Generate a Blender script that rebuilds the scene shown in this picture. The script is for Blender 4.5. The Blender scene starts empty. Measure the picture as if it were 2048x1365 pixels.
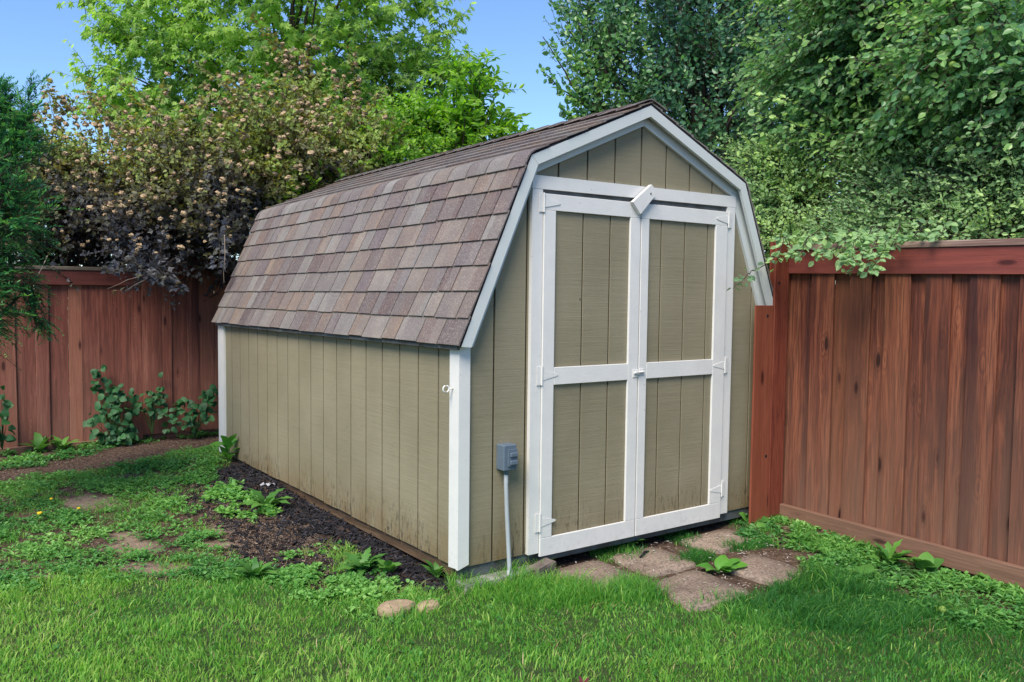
import bpy, math, random
import numpy as np
from mathutils import Vector, Matrix
random.seed(7)
RNG = np.random.default_rng(11)
S = bpy.context.scene
COL = S.collection

# ---------------------------------------------------------------- camera
CAM = np.array([-2.24928, -3.42693, 1.35154])
AX = np.array([[0.81750434, -0.57584353, 0.00953252],      # right
               [0.02688565, 0.05469182, 0.99814126],       # up
               [0.57529454, 0.81572853, -0.06019273]])     # forward
FPX, PX, PY = 1670.6, 1024 - 47.4, 682.5 + 13.72
cd = bpy.data.cameras.new('camera'); cam = bpy.data.objects.new('camera', cd); COL.objects.link(cam)
mw = Matrix.Identity(4)
for i in range(3):
    mw[i][0], mw[i][1], mw[i][2], mw[i][3] = AX[0][i], AX[1][i], -AX[2][i], CAM[i]
cam.matrix_world = mw
cd.sensor_width = 36.0; cd.lens = FPX / 2048 * 36
cd.shift_x = 47.4 / 2048; cd.shift_y = 13.72 / 2048
cd.clip_start = 0.05; cd.clip_end = 2000
S.camera = cam

# ---------------------------------------------------------------- light
SUN_EL, SUN_AZ = math.radians(50), math.radians(-121)   # azimuth from +Y towards +X
w = bpy.data.worlds.new('World'); S.world = w; w.use_nodes = True
nt = w.node_tree; nt.nodes.clear()
sky = nt.nodes.new('ShaderNodeTexSky'); sky.sky_type = 'NISHITA'; sky.sun_disc = False
sky.sun_elevation = SUN_EL; sky.sun_rotation = SUN_AZ
sky.air_density = 1.0; sky.dust_density = 0.0; sky.ozone_density = 7.0
bg = nt.nodes.new('ShaderNodeBackground'); bg.inputs[1].default_value = 0.050
wo = nt.nodes.new('ShaderNodeOutputWorld')
nt.links.new(sky.outputs[0], bg.inputs[0]); nt.links.new(bg.outputs[0], wo.inputs[0])
sd = bpy.data.lights.new('sun', 'SUN'); sd.energy = 1.5; sd.angle = math.radians(32); sd.color = (1.0, 0.92, 0.78)
sun = bpy.data.objects.new('sun', sd); COL.objects.link(sun)
sdir = Vector((math.sin(SUN_AZ) * math.cos(SUN_EL), math.cos(SUN_AZ) * math.cos(SUN_EL), math.sin(SUN_EL)))
sun.rotation_euler = sdir.to_track_quat('Z', 'Y').to_euler(); sun.location = (0, 0, 12)
S.view_settings.view_transform = 'Standard'; S.view_settings.look = 'None'
S.view_settings.exposure = 2.12; S.view_settings.gamma = 1.0; S.view_settings.use_curve_mapping = False
S.cycles.max_bounces = 8; S.cycles.diffuse_bounces = 4; S.cycles.transmission_bounces = 4
S.cycles.use_denoising = True; S.cycles.denoising_prefilter = 'ACCURATE'

# ---------------------------------------------------------------- helpers
def ray(u, v):
    d = np.array([(u - PX) / FPX, -(v - PY) / FPX, 1.0]); return AX.T @ d
def hitx(u, v, x): d = ray(u, v); return CAM + d * (x - CAM[0]) / d[0]
def hity(u, v, y): d = ray(u, v); return CAM + d * (y - CAM[1]) / d[1]
def at(u, v, t): return CAM + ray(u, v) * t            # point of the place at distance t

def hsh(ix, iy, s):
    n = (ix * 374761393 + iy * 668265263 + s * 974634777) & 0x7fffffff
    n = ((n ^ (n >> 13)) * 1274126177) & 0x7fffffff
    return ((n ^ (n >> 16)) & 0xffff) / 65535.0
def vnoise(x, y, s=0):
    x = np.asarray(x, float); y = np.asarray(y, float)
    ix = np.floor(x).astype(np.int64); iy = np.floor(y).astype(np.int64)
    fx = x - ix; fy = y - iy; fx = fx * fx * (3 - 2 * fx); fy = fy * fy * (3 - 2 * fy)
    a = hsh(ix, iy, s); b = hsh(ix + 1, iy, s); c = hsh(ix, iy + 1, s); d = hsh(ix + 1, iy + 1, s)
    return (a * (1 - fx) + b * fx) * (1 - fy) + (c * (1 - fx) + d * fx) * fy
def fbm(x, y, s=0, o=4):
    t = 0; a = .5; k = 1.0
    for i in range(o): t = t + a * vnoise(x * k, y * k, s + i * 17); a *= .5; k *= 2.03
    return t / (1 - .5 ** o)

def ground_z(x, y):
    x = np.asarray(x, float); y = np.asarray(y, float)
    g = -.112 + .03 * np.clip(y, -6, 0) - .007 * np.clip(y, 0, 6)
    g = g + .115 * np.exp(-((x + .15) ** 2 / .7 + (y - 3.5) ** 2 / 1.4))
    g = g + .035 * np.exp(-((x + .12) ** 2 / .05)) * np.clip((y - .2) / .6, 0, 1) * np.clip((3.2 - y) / .6, 0, 1)
    g = g + .03 * np.exp(-((x - 2.3) ** 2 / .2 + (y + .3) ** 2 / .2))
    fl_ = np.clip((x - .34) / .1, 0, 1) * np.clip((2.15 - x) / .1, 0, 1) * np.clip((y + .95) / .1, 0, 1) * np.clip((.3 - y) / .1, 0, 1)
    g = g * (1 - fl_) - .124 * fl_
    g = g + (1 - .8 * fl_) * .03 * (fbm(x * 1.3, y * 1.3, 5, 3) - .5) + .012 * (fbm(x * 9, y * 9, 9, 3) - .5)
    return g
def G(u, v):
    d = ray(u, v); t = (-.12 - CAM[2]) / d[2]
    for _ in range(4):
        p = CAM + d * t; t = (float(ground_z(p[0], p[1])) - CAM[2]) / d[2]
    return CAM + d * t
def inpoly(x, y, poly):
    r = np.zeros(x.shape, bool); n = len(poly)
    for i in range(n):
        x0, y0 = poly[i]; x1, y1 = poly[(i + 1) % n]
        c = ((y0 > y) != (y1 > y)) & (x < (x1 - x0) * (y - y0) / (y1 - y0 + 1e-12) + x0)
        r ^= c
    return r
def gpoly(pts): return [tuple(G(u, v)[:2]) for u, v in pts]

ORG = {}
def empty(name, loc, label=None, cat=None, group=None):
    o = bpy.data.objects.new(name, None); COL.objects.link(o); o.location = loc
    o.empty_display_size = .1; ORG[o.name] = np.array(loc, float)
    if label: tag(o, label, cat, group)
    return o
def tag(o, label=None, cat=None, group=None, kind=None):
    for k, v in (('label', label), ('category', cat), ('group', group), ('kind', kind)):
        if v: o[k] = v
    return o
def link(name, me, mat=None, parent=None):
    if mat and not me.materials: me.materials.append(mat)
    o = bpy.data.objects.new(name, me); COL.objects.link(o)
    ORG[o.name] = np.zeros(3)
    if parent:
        o.parent = parent; ORG[o.name] = ORG[parent.name]
    return o
def mesh(name, V, F, mat=None, parent=None, smooth=False, attr=None):
    """V (n,3) world coordinates, F list of equal-length rows (array) or list of arrays of different widths"""
    V = np.asarray(V, np.float32)
    if parent is not None: V = V - ORG[parent.name].astype(np.float32)
    if isinstance(F, np.ndarray): F = [F]
    groups = {}
    if not all(isinstance(f, np.ndarray) for f in F):
        for f in F: groups.setdefault(len(f), []).append(f)
        F = [np.array(g) for g in groups.values()]
    me = bpy.data.meshes.new(name)
    me.vertices.add(len(V)); me.vertices.foreach_set('co', V.ravel())
    loops = np.concatenate([f.ravel() for f in F]).astype(np.int32)
    tot = np.concatenate([np.full(len(f), f.shape[1]) for f in F]).astype(np.int32)
    start = np.concatenate([[0], np.cumsum(tot)[:-1]]).astype(np.int32)
    me.loops.add(len(loops)); me.loops.foreach_set('vertex_index', loops)
    me.polygons.add(len(tot)); me.polygons.foreach_set('loop_start', start); me.polygons.foreach_set('loop_total', tot)
    me.polygons.foreach_set('use_smooth', np.full(len(tot), bool(smooth)))
    me.update(calc_edges=True)
    if attr:
        for k, a in attr.items():
            at_ = me.attributes.new(k, 'FLOAT', 'POINT'); at_.data.foreach_set('value', np.asarray(a, np.float32))
    return link(name, me, mat, parent)

def cbox(lo, hi, ch=.0015):
    """chamfered box -> V, F"""
    lo = np.array(lo, float); hi = np.array(hi, float)
    ch = min(ch, float((hi - lo).min()) * .45)
    V = []; idx = {}
    for sx in (0, 1):
        for sy in (0, 1):
            for sz in (0, 1):
                s = (sx, sy, sz)
                for a in range(3):
                    p = [hi[i] if s[i] else lo[i] for i in range(3)]
                    for i in range(3):
                        if i != a: p[i] += -ch if s[i] else ch
                    idx[(s, a)] = len(V); V.append(p)
    F = []
    def q(a, sgn):
        b, c = (a + 1) % 3, (a + 2) % 3; r = []
        for (i, j) in ((0, 0), (1, 0), (1, 1), (0, 1)):
            s = [0, 0, 0]; s[a] = sgn; s[b] = i; s[c] = j; r.append(idx[(tuple(s), a)])
        return r if sgn else r[::-1]
    for a in range(3):
        F.append(q(a, 0)); F.append(q(a, 1))
    for a in range(3):
        b, c = (a + 1) % 3, (a + 2) % 3
        for i in (0, 1):
            for j in (0, 1):
                s0 = [0, 0, 0]; s0[b] = i; s0[c] = j; s1 = list(s0); s1[a] = 1
                f = [idx[(tuple(s0), b)], idx[(tuple(s1), b)], idx[(tuple(s1), c)], idx[(tuple(s0), c)]]
                F.append(f if (i + j) % 2 else f[::-1])
    for sx in (0, 1):
        for sy in (0, 1):
            for sz in (0, 1):
                s = (sx, sy, sz); f = [idx[(s, 0)], idx[(s, 1)], idx[(s, 2)]]
                F.append(f if (sx + sy + sz) % 2 else f[::-1])
    return V, F
def box(name, lo, hi, mat, parent=None, ch=.0015, f=None):
    V, F = cbox(lo, hi, ch); V = np.array(V)
    if f is not None: V = f(V)
    return mesh(name, V, F, mat, parent)
def prism(poly, y0, y1, axis=1):
    """extrude a polygon given in the two other axes along axis"""
    n = len(poly); V = []
    for yy in (y0, y1):
        for p in poly:
            if axis == 1: V.append((p[0], yy, p[1]))
            elif axis == 0: V.append((yy, p[0], p[1]))
            else: V.append((p[0], p[1], yy))
    F = [list(range(n)), list(range(2 * n - 1, n - 1, -1))]
    for i in range(n):
        j = (i + 1) % n; F.append([i, i + n, j + n, j])
    return V, F
def tube(P, r, n=6, cap=True):
    """P (k,3) path, r (k,) radii -> V,F quads"""
    P = np.asarray(P, float); r = np.broadcast_to(np.asarray(r, float), (len(P),))
    T = np.gradient(P, axis=0); T /= np.linalg.norm(T, axis=1, keepdims=True) + 1e-9
    up = np.array([0, 0, 1.]) if abs(T[0][2]) < .9 else np.array([1., 0, 0])
    A = np.cross(T, up); A /= np.linalg.norm(A, axis=1, keepdims=True) + 1e-9; B = np.cross(T, A)
    th = np.linspace(0, 2 * np.pi, n, endpoint=False)
    V = (P[:, None] + r[:, None, None] * (np.cos(th)[None, :, None] * A[:, None] + np.sin(th)[None, :, None] * B[:, None])).reshape(-1, 3)
    F = []
    for k in range(len(P) - 1):
        for i in range(n):
            j = (i + 1) % n; F.append([k * n + i, k * n + j, (k + 1) * n + j, (k + 1) * n + i])
    F = [list(f) for f in F]
    if cap: F += [list(range(n))[::-1], [(len(P) - 1) * n + i for i in range(n)]]
    return V, F
def join(parts):
    V = []; F = []; o = 0
    for v, f in parts:
        v = np.asarray(v); V.append(v); F += [[i + o for i in q] for q in f]; o += len(v)
    return np.concatenate(V), F

# ---------------------------------------------------------------- materials
class NT:
    def __init__(s, name):
        s.m = bpy.data.materials.new(name); s.m.use_nodes = True; s.t = s.m.node_tree; s.n = s.t.nodes
        s.b = s.n['Principled BSDF']; s.out = s.n['Material Output']; s.tc = s.n.new('ShaderNodeTexCoord')
    def L(s, a, b): s.t.links.new(a, b)
    def put(s, inp, v):
        if hasattr(v, 'is_output') or isinstance(v, bpy.types.NodeSocket): s.L(v, inp)
        else: inp.default_value = v
    def map(s, scale, vec=None, loc=(0, 0, 0)):
        m = s.n.new('ShaderNodeMapping'); m.inputs['Scale'].default_value = scale; m.inputs['Location'].default_value = loc
        s.L(vec or s.tc.outputs['Object'], m.inputs['Vector']); return m.outputs[0]
    def noise(s, vec, scale=1, detail=4, rough=.55, dist=0, col=False):
        n = s.n.new('ShaderNodeTexNoise'); n.inputs['Scale'].default_value = scale; n.inputs['Detail'].default_value = detail
        n.inputs['Roughness'].default_value = rough; n.inputs['Distortion'].default_value = dist
        s.L(vec, n.inputs['Vector']); return n.outputs[1 if col else 0]
    def voro(s, vec, scale=1, out='Distance', feat='F1', rnd=1):
        n = s.n.new('ShaderNodeTexVoronoi'); n.feature = feat; n.inputs['Scale'].default_value = scale
        n.inputs['Randomness'].default_value = rnd
        s.L(vec, n.inputs['Vector']); return n.outputs[out]
    def ramp(s, fac, stops, interp='LINEAR'):
        n = s.n.new('ShaderNodeValToRGB'); n.color_ramp.interpolation = interp
        e = n.color_ramp.elements
        while len(e) < len(stops): e.new(.5)
        for el, (p, c) in zip(e, stops):
            el.position = p; el.color = (c, c, c, 1) if isinstance(c, (int, float)) else (*c, 1)
        s.put(n.inputs[0], fac); return n.outputs[0]
    def math(s, op, a, b=0.0, c=0.0, clamp=False):
        n = s.n.new('ShaderNodeMath'); n.operation = op; n.use_clamp = clamp
        s.put(n.inputs[0], a); s.put(n.inputs[1], b); s.put(n.inputs[2], c); return n.outputs[0]
    def mix(s, fac, a, b, mode='MIX'):
        n = s.n.new('ShaderNodeMix'); n.data_type = 'RGBA'; n.blend_type = mode
        s.put(n.inputs[0], fac); s.put(n.inputs[6], a if not isinstance(a, tuple) else (*a, 1)); s.put(n.inputs[7], b if not isinstance(b, tuple) else (*b, 1))
        return n.outputs[2]
    def bump(s, h, st=.3, d=.01, nrm=None):
        n = s.n.new('ShaderNodeBump'); n.inputs['Strength'].default_value = st; n.inputs['Distance'].default_value = d
        s.put(n.inputs['Height'], h)
        if nrm: s.L(nrm, n.inputs['Normal'])
        return n.outputs[0]
    def rnd(s): return s.n.new('ShaderNodeObjectInfo').outputs['Random']
    def sep(s, vec=None):
        n = s.n.new('ShaderNodeSeparateXYZ'); s.L(vec or s.tc.outputs['Object'], n.inputs[0]); return n.outputs
    def geo(s, out='Position'): return s.n.new('ShaderNodeNewGeometry').outputs[out]
    def attr(s, name):
        n = s.n.new('ShaderNodeAttribute'); n.attribute_name = name; return n.outputs['Fac']
    def fin(s, col=None, rough=.7, nrm=None, spec=.3):
        if col is not None: s.put(s.b.inputs['Base Color'], col if not isinstance(col, tuple) else (*col, 1))
        s.put(s.b.inputs['Roughness'], rough)
        s.b.inputs['Specular IOR Level'].default_value = spec
        if nrm: s.L(nrm, s.b.inputs['Normal'])
        return s.m
def offset_vec(k, amt=37.0):
    """object coordinates shifted by a random amount per object"""
    c = k.n.new('ShaderNodeCombineXYZ'); r = k.rnd()
    k.put(c.inputs[0], k.math('MULTIPLY', r, amt)); k.put(c.inputs[1], k.math('MULTIPLY', r, amt * 1.7)); k.put(c.inputs[2], k.math('MULTIPLY', r, amt * .31))
    a = k.n.new('ShaderNodeVectorMath'); a.operation = 'ADD'; k.L(k.tc.outputs['Object'], a.inputs[0]); k.L(c.outputs[0], a.inputs[1])
    return a.outputs[0]

def m_siding():
    k = NT('olive_paint_rough_siding'); P = k.geo(); x, y, z = k.sep(P)
    fine = k.noise(k.map((5, 5, 170), P), 1, 5, .7)
    saw = k.noise(k.map((2.2, 2.2, 60), P), 1, 3, .6); ln = k.noise(k.map((1.6, 1.6, 38), P), 1, 4, .75)
    big = k.noise(k.map((2, 2, 2), P), 1, 4)
    c = k.ramp(big, [(.3, (.192, .168, .108)), (.7, (.244, .214, .143))])
    c = k.mix(k.ramp(fine, [(.3, .16), (.55, 0.0)]), c, (.13, .118, .078))
    c = k.mix(k.ramp(ln, [(.34, .14), (.45, 0.0)]), c, (.12, .10, .06)); c = k.mix(k.ramp(ln, [(.57, 0.0), (.68, .10)]), c, (.32, .285, .20))
    c = k.mix(k.math('MULTIPLY', k.rnd(), .22), c, (.26, .222, .145))
    # splash dirt near the ground and mildew streaks
    low = k.ramp(z, [(-.02, .85), (.16, .45), (.42, 0.0)]) if False else k.math('SUBTRACT', 1.0, k.math('DIVIDE', z, .38), clamp=True)
    dn = k.noise(k.map((6, 6, 3), P), 1, 6, .7)
    c = k.mix(k.math('MULTIPLY', k.math('MULTIPLY', low, low), k.ramp(dn, [(.35, .25), (.65, .95)])), c, (.16, .105, .045))
    st = k.noise(k.map((55, 55, 13), P), 1, 5, .7); band = k.noise(k.map((2.5, 2.5, 0), P), 1, 2)
    msk = k.math('MULTIPLY', k.ramp(st, [(.53, 0.0), (.60, 1.0)]), k.math('MULTIPLY', k.math('SUBTRACT', 1.0, k.math('DIVIDE', z, .26), clamp=True), k.ramp(band, [(.40, 0.0), (.52, 1.0)])))
    c = k.mix(k.math('MULTIPLY', msk, .9), c, (.02, .017, .012))
    # sparse knots and nail marks
    vs = k.voro(k.map((3.2, 3.2, 2.1), P), 1); c = k.mix(k.ramp(vs, [(.018, .8), (.03, 0.0)]), c, (.05, .04, .03))
    h = k.math('ADD', k.math('MULTIPLY', fine, .5), k.math('ADD', k.math('MULTIPLY', saw, .5), k.math('MULTIPLY', ln, .5)))
    return k.fin(c, k.ramp(big, [(0.3, .62), (.8, .8)]), k.bump(h, .40, .006), .35)
def m_white(name='white_trim_paint', base=(.64, .625, .605)):
    k = NT(name); P = k.geo()
    n1 = k.noise(k.map((9, 9, 9), P), 1, 5, .6); ch = k.noise(k.map((70, 70, 40), P), 1, 3, .6); br = k.noise(k.map((30, 30, 30), P), 1, 2)
    g = k.noise(k.map((18, 18, 190), P), 1, 3)
    c = k.mix(k.ramp(n1, [(.35, .35), (.65, 0.0)]), base, (.52, .52, .52))
    z = k.sep(P)[2]
    low = k.math('SUBTRACT', 1.0, k.math('DIVIDE', z, .12), clamp=True)
    c = k.mix(k.math('MULTIPLY', low, k.ramp(br, [(.5, 0.0), (.75, .22)])), c, (.30, .25, .18))
    c = k.mix(k.ramp(ch, [(.72, 0.0), (.76, .85)]), c, (.25, .24, .22))
    return k.fin(c, .5, k.bump(k.math('ADD', g, k.math('MULTIPLY', br, .5)), .14, .003), .4)
def m_wood(name, grain, cols, scale=1.0, weather=.0, knots=True, wcol=(.19, .125, .095), face=0):
    """grain axis 0/1/2; cols dark, mid, light"""
    k = NT(name); v = offset_vec(k); fr = [48 * scale] * 3; fr[grain] = 1.0 * scale; md = [9 * scale] * 3; md[grain] = .55 * scale
    fi = [150.] * 3; fi[grain] = 4.
    kn = [8.5] * 3; kn[grain] = 2.6; kn[face] = 0.0; kd = [7.0 * scale] * 3; kd[grain] = .35; dk_ = None
    warp = k.noise(k.map(tuple([3] * 3), v), 1, 2, col=True)
    a = k.n.new('ShaderNodeVectorMath'); a.operation = 'MULTIPLY_ADD'; k.L(warp, a.inputs[0]); a.inputs[1].default_value = (.05, .05, .05); k.L(v, a.inputs[2])
    g1 = k.noise(k.map(tuple(fr), a.outputs[0]), 1, 5, .62, .6); g2 = k.noise(k.map(tuple(md), a.outputs[0]), 1, 3, .5, 1.2); g3 = k.noise(k.map(tuple(fi), v), 1, 3)
    f = k.math('ADD', k.math('MULTIPLY', g1, .5), k.math('MULTIPLY', g2, .5))
    if knots:
        d0 = k.voro(k.map(tuple(kn), v), 1); f = k.math('ADD', f, k.math('MULTIPLY', k.math('SINE', k.math('MULTIPLY', d0, 60.0)), k.ramp(d0, [(.08, .07), (.33, 0.0)])))
    c = k.ramp(f, [(.36, cols[0]), (.5, cols[1]), (.62, cols[2])])
    c = k.mix(k.ramp(g3, [(.38, .75), (.52, 0.0)]), c, cols[0]); dk_ = k.noise(k.map(tuple(kd), v, (9, 2, 4)), 1, 3, .5, .8); c = k.mix(k.ramp(dk_, [(.56, 0.0), (.68, .7)]), c, (cols[0][0] * .55, cols[0][1] * .55, cols[0][2] * .9))
    c = k.mix(k.math('MULTIPLY', k.rnd(), .30), c, cols[0]); c = k.mix(k.ramp(k.math('FRACT', k.math('MULTIPLY', k.rnd(), 7.3)), [(.45, 0.0), (1.0, .5)]), c, (cols[2][0] * 1.1, cols[2][1] * 1.25, cols[2][2] * 1.1))
    if weather:
        z = k.sep(k.geo())[2]; wn = k.noise(k.map(tuple(md), v, (3, 5, 7)), 1, 4)
        wz = k.math('SUBTRACT', 1.0, k.math('DIVIDE', z, 1.15), clamp=True)
        c = k.mix(k.math('MULTIPLY', k.math('MULTIPLY', wz, weather), k.ramp(wn, [(.3, .35), (.65, 1.0)])), c, wcol)
    if knots:
        d = k.voro(k.map(tuple(kn), v), 1); kc = k.n.new('ShaderNodeTexVoronoi')
        on = k.ramp(k.voro(k.map(tuple(kn), v), 1, 'Color'), [(.42, 0.0), (.44, 1.0)])
        c = k.mix(k.math('MULTIPLY', on, k.ramp(d, [(.07, .95), (.13, .5), (.15, .15), (.26, 0.0)])), c, (cols[0][0] * .5, cols[0][1] * .45, cols[0][2] * .5))
    h = k.math('ADD', k.math('MULTIPLY', g1, .6), k.math('MULTIPLY', g3, .4))
    return k.fin(c, k.ramp(g1, [(.3, .55), (.7, .75)]), k.bump(h, .45, .003), .3)
def m_shingle():
    k = NT('asphalt_shingle_granules'); r = k.rnd(); v = offset_vec(k, 11.0)
    y = k.sep(v)[1]
    cb = k.n.new('ShaderNodeCombineXYZ'); k.put(cb.inputs[0], k.math('MULTIPLY', y, 7.5)); k.put(cb.inputs[1], k.math('MULTIPLY', r, 91.0))
    wn = k.n.new('ShaderNodeTexWhiteNoise'); wn.noise_dimensions = '2D'
    fl = k.n.new('ShaderNodeVectorMath'); fl.operation = 'FLOOR'; k.L(cb.outputs[0], fl.inputs[0]); k.L(fl.outputs[0], wn.inputs['Vector'])
    stops = [(0, (.190, .170, .155)), (.15, (.215, .150, .108)), (.29, (.135, .108, .104)), (.42, (.105, .058, .054)), (.52, (.125, .092, .098)), (.62, (.215, .192, .176)), (.74, (.185, .120, .088)), (.85, (.078, .046, .047)), (.92, (.25, .235, .22))]
    c1 = k.ramp(r, stops, 'CONSTANT'); c2 = k.ramp(wn.outputs[0], stops, 'CONSTANT')
    c = k.mix(.38, c1, c2)
    gr = k.noise(k.map((420, 420, 420)), 1, 3, .8); sp = k.voro(k.map((260, 260, 260)), 1, 'Color')
    c = k.mix(k.ramp(gr, [(.40, .6), (.50, 0.0)]), c, (.07, .06, .058))
    c = k.mix(k.ramp(sp, [(.70, 0.0), (.8, .55)]), c, (.42, .36, .31))
    bl = k.noise(k.map((7, 7, 7)), 1, 4); c = k.mix(k.ramp(bl, [(.4, .3), (.65, 0.0)]), c, (.09, .08, .085)); bw = k.noise(k.map((2.2, 1.1, 2.2), k.geo()), 1, 4); c = k.mix(k.ramp(bw, [(.4, .18), (.62, 0.0)]), c, (.11, .085, .075))
    return k.fin(c, .68, k.bump(k.noise(k.map((300, 300, 300)), 1, 2), .5, .003), .55)
def m_plain(name, col, rough=.6, var=.25, sc=20, bump=.2, spec=.3, dark=None):
    k = NT(name); n = k.noise(k.map((sc,) * 3), 1, 5, .6)
    d = dark or tuple(c * (1 - var) for c in col)
    c = k.mix(k.ramp(n, [(.35, 1.0), (.65, 0.0)]), col, d)
    return k.fin(c, rough, k.bump(k.noise(k.map((sc * 6,) * 3), 1, 3), bump, .004), spec)
def m_leaf(name, cols, rough=.42, trans=.35, tmul=(1.25, 1.4, .9), spec=.45):
    """cols: dark .. light along attribute g, jitter per leaf"""
    k = NT(name); g = k.attr('g'); r = k.geo('Random Per Island')
    f = k.math('ADD', g, k.math('MULTIPLY', k.math('SUBTRACT', r, .5), .38), clamp=True)
    n = len(cols); c = k.ramp(f, [(i / (n - 1), cc) for i, cc in enumerate(cols)])
    k.put(k.b.inputs['Base Color'], c); k.b.inputs['Roughness'].default_value = rough; k.b.inputs['Specular IOR Level'].default_value = spec
    tr = k.n.new('ShaderNodeBsdfTranslucent'); tc = k.mix(1.0, c, (*tmul,), 'MULTIPLY'); k.L(tc, tr.inputs[0])
    mx = k.n.new('ShaderNodeMixShader'); mx.inputs[0].default_value = trans
    k.L(k.b.outputs[0], mx.inputs[1]); k.L(tr.outputs[0], mx.inputs[2]); k.L(mx.outputs[0], k.out.inputs[0])
    return k.m
def m_leaf1(name, a, b, rough=.45, trans=.3):
    """for leaves that are objects of their own"""
    k = NT(name); r = k.rnd(); c = k.mix(r, a, b); n = k.noise(k.map((30, 30, 30)), 1, 2); c = k.mix(k.ramp(n, [(.4, .25), (.6, 0.0)]), c, tuple(x * .6 for x in a))
    k.put(k.b.inputs['Base Color'], c); k.b.inputs['Roughness'].default_value = rough
    tr = k.n.new('ShaderNodeBsdfTranslucent'); k.L(k.mix(1.0, c, (1.25, 1.4, .9), 'MULTIPLY'), tr.inputs[0])
    mx = k.n.new('ShaderNodeMixShader'); mx.inputs[0].default_value = trans
    k.L(k.b.outputs[0], mx.inputs[1]); k.L(tr.outputs[0], mx.inputs[2]); k.L(mx.outputs[0], k.out.inputs[0])
    return k.m
def m_ground():
    k = NT('garden_soil'); P = k.geo(); a = k.attr('lawn'); mu = k.attr('mulch'); pl = k.attr('pale')
    n1 = k.noise(k.map((2.5,) * 3, P), 1, 6, .6); n2 = k.noise(k.map((28,) * 3, P), 1, 6, .7); n3 = k.noise(k.map((140,) * 3, P), 1, 4, .7)
    c = k.ramp(n1, [(.3, (.085, .052, .038)), (.7, (.17, .11, .08))])
    c = k.mix(k.ramp(n2, [(.35, .8), (.6, 0.0)]), c, (.035, .022, .017))
    c = k.mix(pl, c, k.ramp(n2, [(.3, (.24, .17, .12)), (.7, (.40, .30, .22))]))
    vo = k.voro(k.map((95, 95, 95), P), 1, 'Color'); c = k.mix(k.math('MULTIPLY', k.ramp(vo, [(.80, 0.0), (.86, .7)]), k.math('SUBTRACT', 1.0, mu)), c, (.34, .27, .2))
    c = k.mix(mu, c, k.ramp(n2, [(.3, (.006, .006, .008)), (.7, (.022, .019, .022))]))
    c = k.mix(k.math('MULTIPLY', a, .9), c, k.ramp(n2, [(.3, (.025, .06, .015)), (.7, (.07, .12, .035))]))
    h = k.math('ADD', n2, k.math('MULTIPLY', n3, .6))
    return k.fin(c, .92, k.bump(h, 1.0, .02), .15)

SIDING = m_siding(); WHITE = m_white(); SHING = m_shingle()
RAKEW = m_white('grey_white_rake_paint', (.52, .55, .54))
CEDAR = m_wood('stained_cedar_pickets', 2, ((.040, .012, .009), (.145, .040, .021), (.24, .080, .040)), 1.0, .6, wcol=(.20, .112, .078))
CEDAR_L = m_wood('stained_cedar_back_pickets', 2, ((.09, .026, .020), (.22, .066, .046), (.31, .115, .078)), .8, .3, wcol=(.36, .20, .15), face=1)
REDX = m_wood('red_stained_rail_x', 0, ((.09, .024, .020), (.165, .045, .035), (.22, .072, .052)), .7, face=1)
REDY = m_wood('red_stained_rail_y', 1, ((.085, .015, .015), (.17, .032, .027), (.22, .052, .040)), .7)
REDZ = m_wood('red_stained_post', 2, ((.08, .016, .010), (.19, .042, .023), (.25, .065, .036)), .8, face=1)
GREYY = m_wood('weathered_cap_y', 1, ((.12, .065, .055), (.23, .145, .12), (.32, .23, .19)), 1.1, knots=False)
GREYX = m_wood('weathered_cap_x', 0, ((.10, .07, .055), (.17, .125, .10), (.22, .17, .14)), 1.1, knots=False)
KICKY = m_wood('weathered_kick_board_y', 1, ((.08, .038, .028), (.17, .082, .058), (.25, .13, .095)), 1.0)
KICKX = m_wood('weathered_kick_board_x', 0, ((.10, .045, .035), (.17, .08, .06), (.22, .12, .09)), 1.0, face=1)
SKID = m_wood('damp_timber_skid', 1, ((.05, .03, .018), (.13, .08, .045), (.2, .135, .08)), 1.0)
DARK = m_plain('dark_roof_edge', (.012, .012, .018), .9, .3, 30)
GREYB = m_plain('blue_grey_base_board', (.10, .115, .125), .7, .5, 9, .4, dark=(.055, .05, .042))
CONC = m_plain('old_concrete', (.30, .30, .27), .9, .45, 14, .6)
PVC = m_plain('grey_conduit_plastic', (.33, .36, .39), .45, .1, 5, .05)
BOXG = m_plain('slate_grey_box_metal', (.105, .14, .185), .5, .15, 12, .1)
SCREW = m_plain('dark_screw', (.03, .04, .045), .4, .2, 50, .1)
GROUND = m_ground()

# ---------------------------------------------------------------- ground and sky setting
fine_x = np.arange(-4.4, 4.4, .05); fine_y = np.arange(-3.6, 7.2, .055)
gx = np.concatenate([[-600, -120, -40, -16, -9, -6, -5], fine_x, [4.6, 5, 6, 9, 16, 40, 120, 600]])
gy = np.concatenate([[-600, -120, -40, -16, -9, -6, -4.5], fine_y, [7.5, 8, 9, 12, 18, 40, 120, 600]])
XX, YY = np.meshgrid(gx, gy, indexing='ij'); ZZ = ground_z(XX, YY)
ZZ = ZZ + .012 * (fbm(XX * 25, YY * 25, 31, 3) - .5)
LAWN = gpoly([(-500, 1178), (0, 1168), (120, 1155), (230, 1148), (330, 1160), (520, 1155), (620, 1185), (720, 1205), (800, 1195), (880, 1190), (905, 1168), (1060, 1152), (1100, 1168), (1180, 1186), (1290, 1172), (1340, 1205), (1385, 1222), (1440, 1212), (1510, 1188), (1560, 1172), (1620, 1140), (1720, 1185), (1860, 1215), (2048, 1262), (2300, 1330), (2300, 1500)])
LAWN += [(1.6, -3.6), (-2.2, -3.6), (-4.3, -2.5), (-4.3, .9)]
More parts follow.
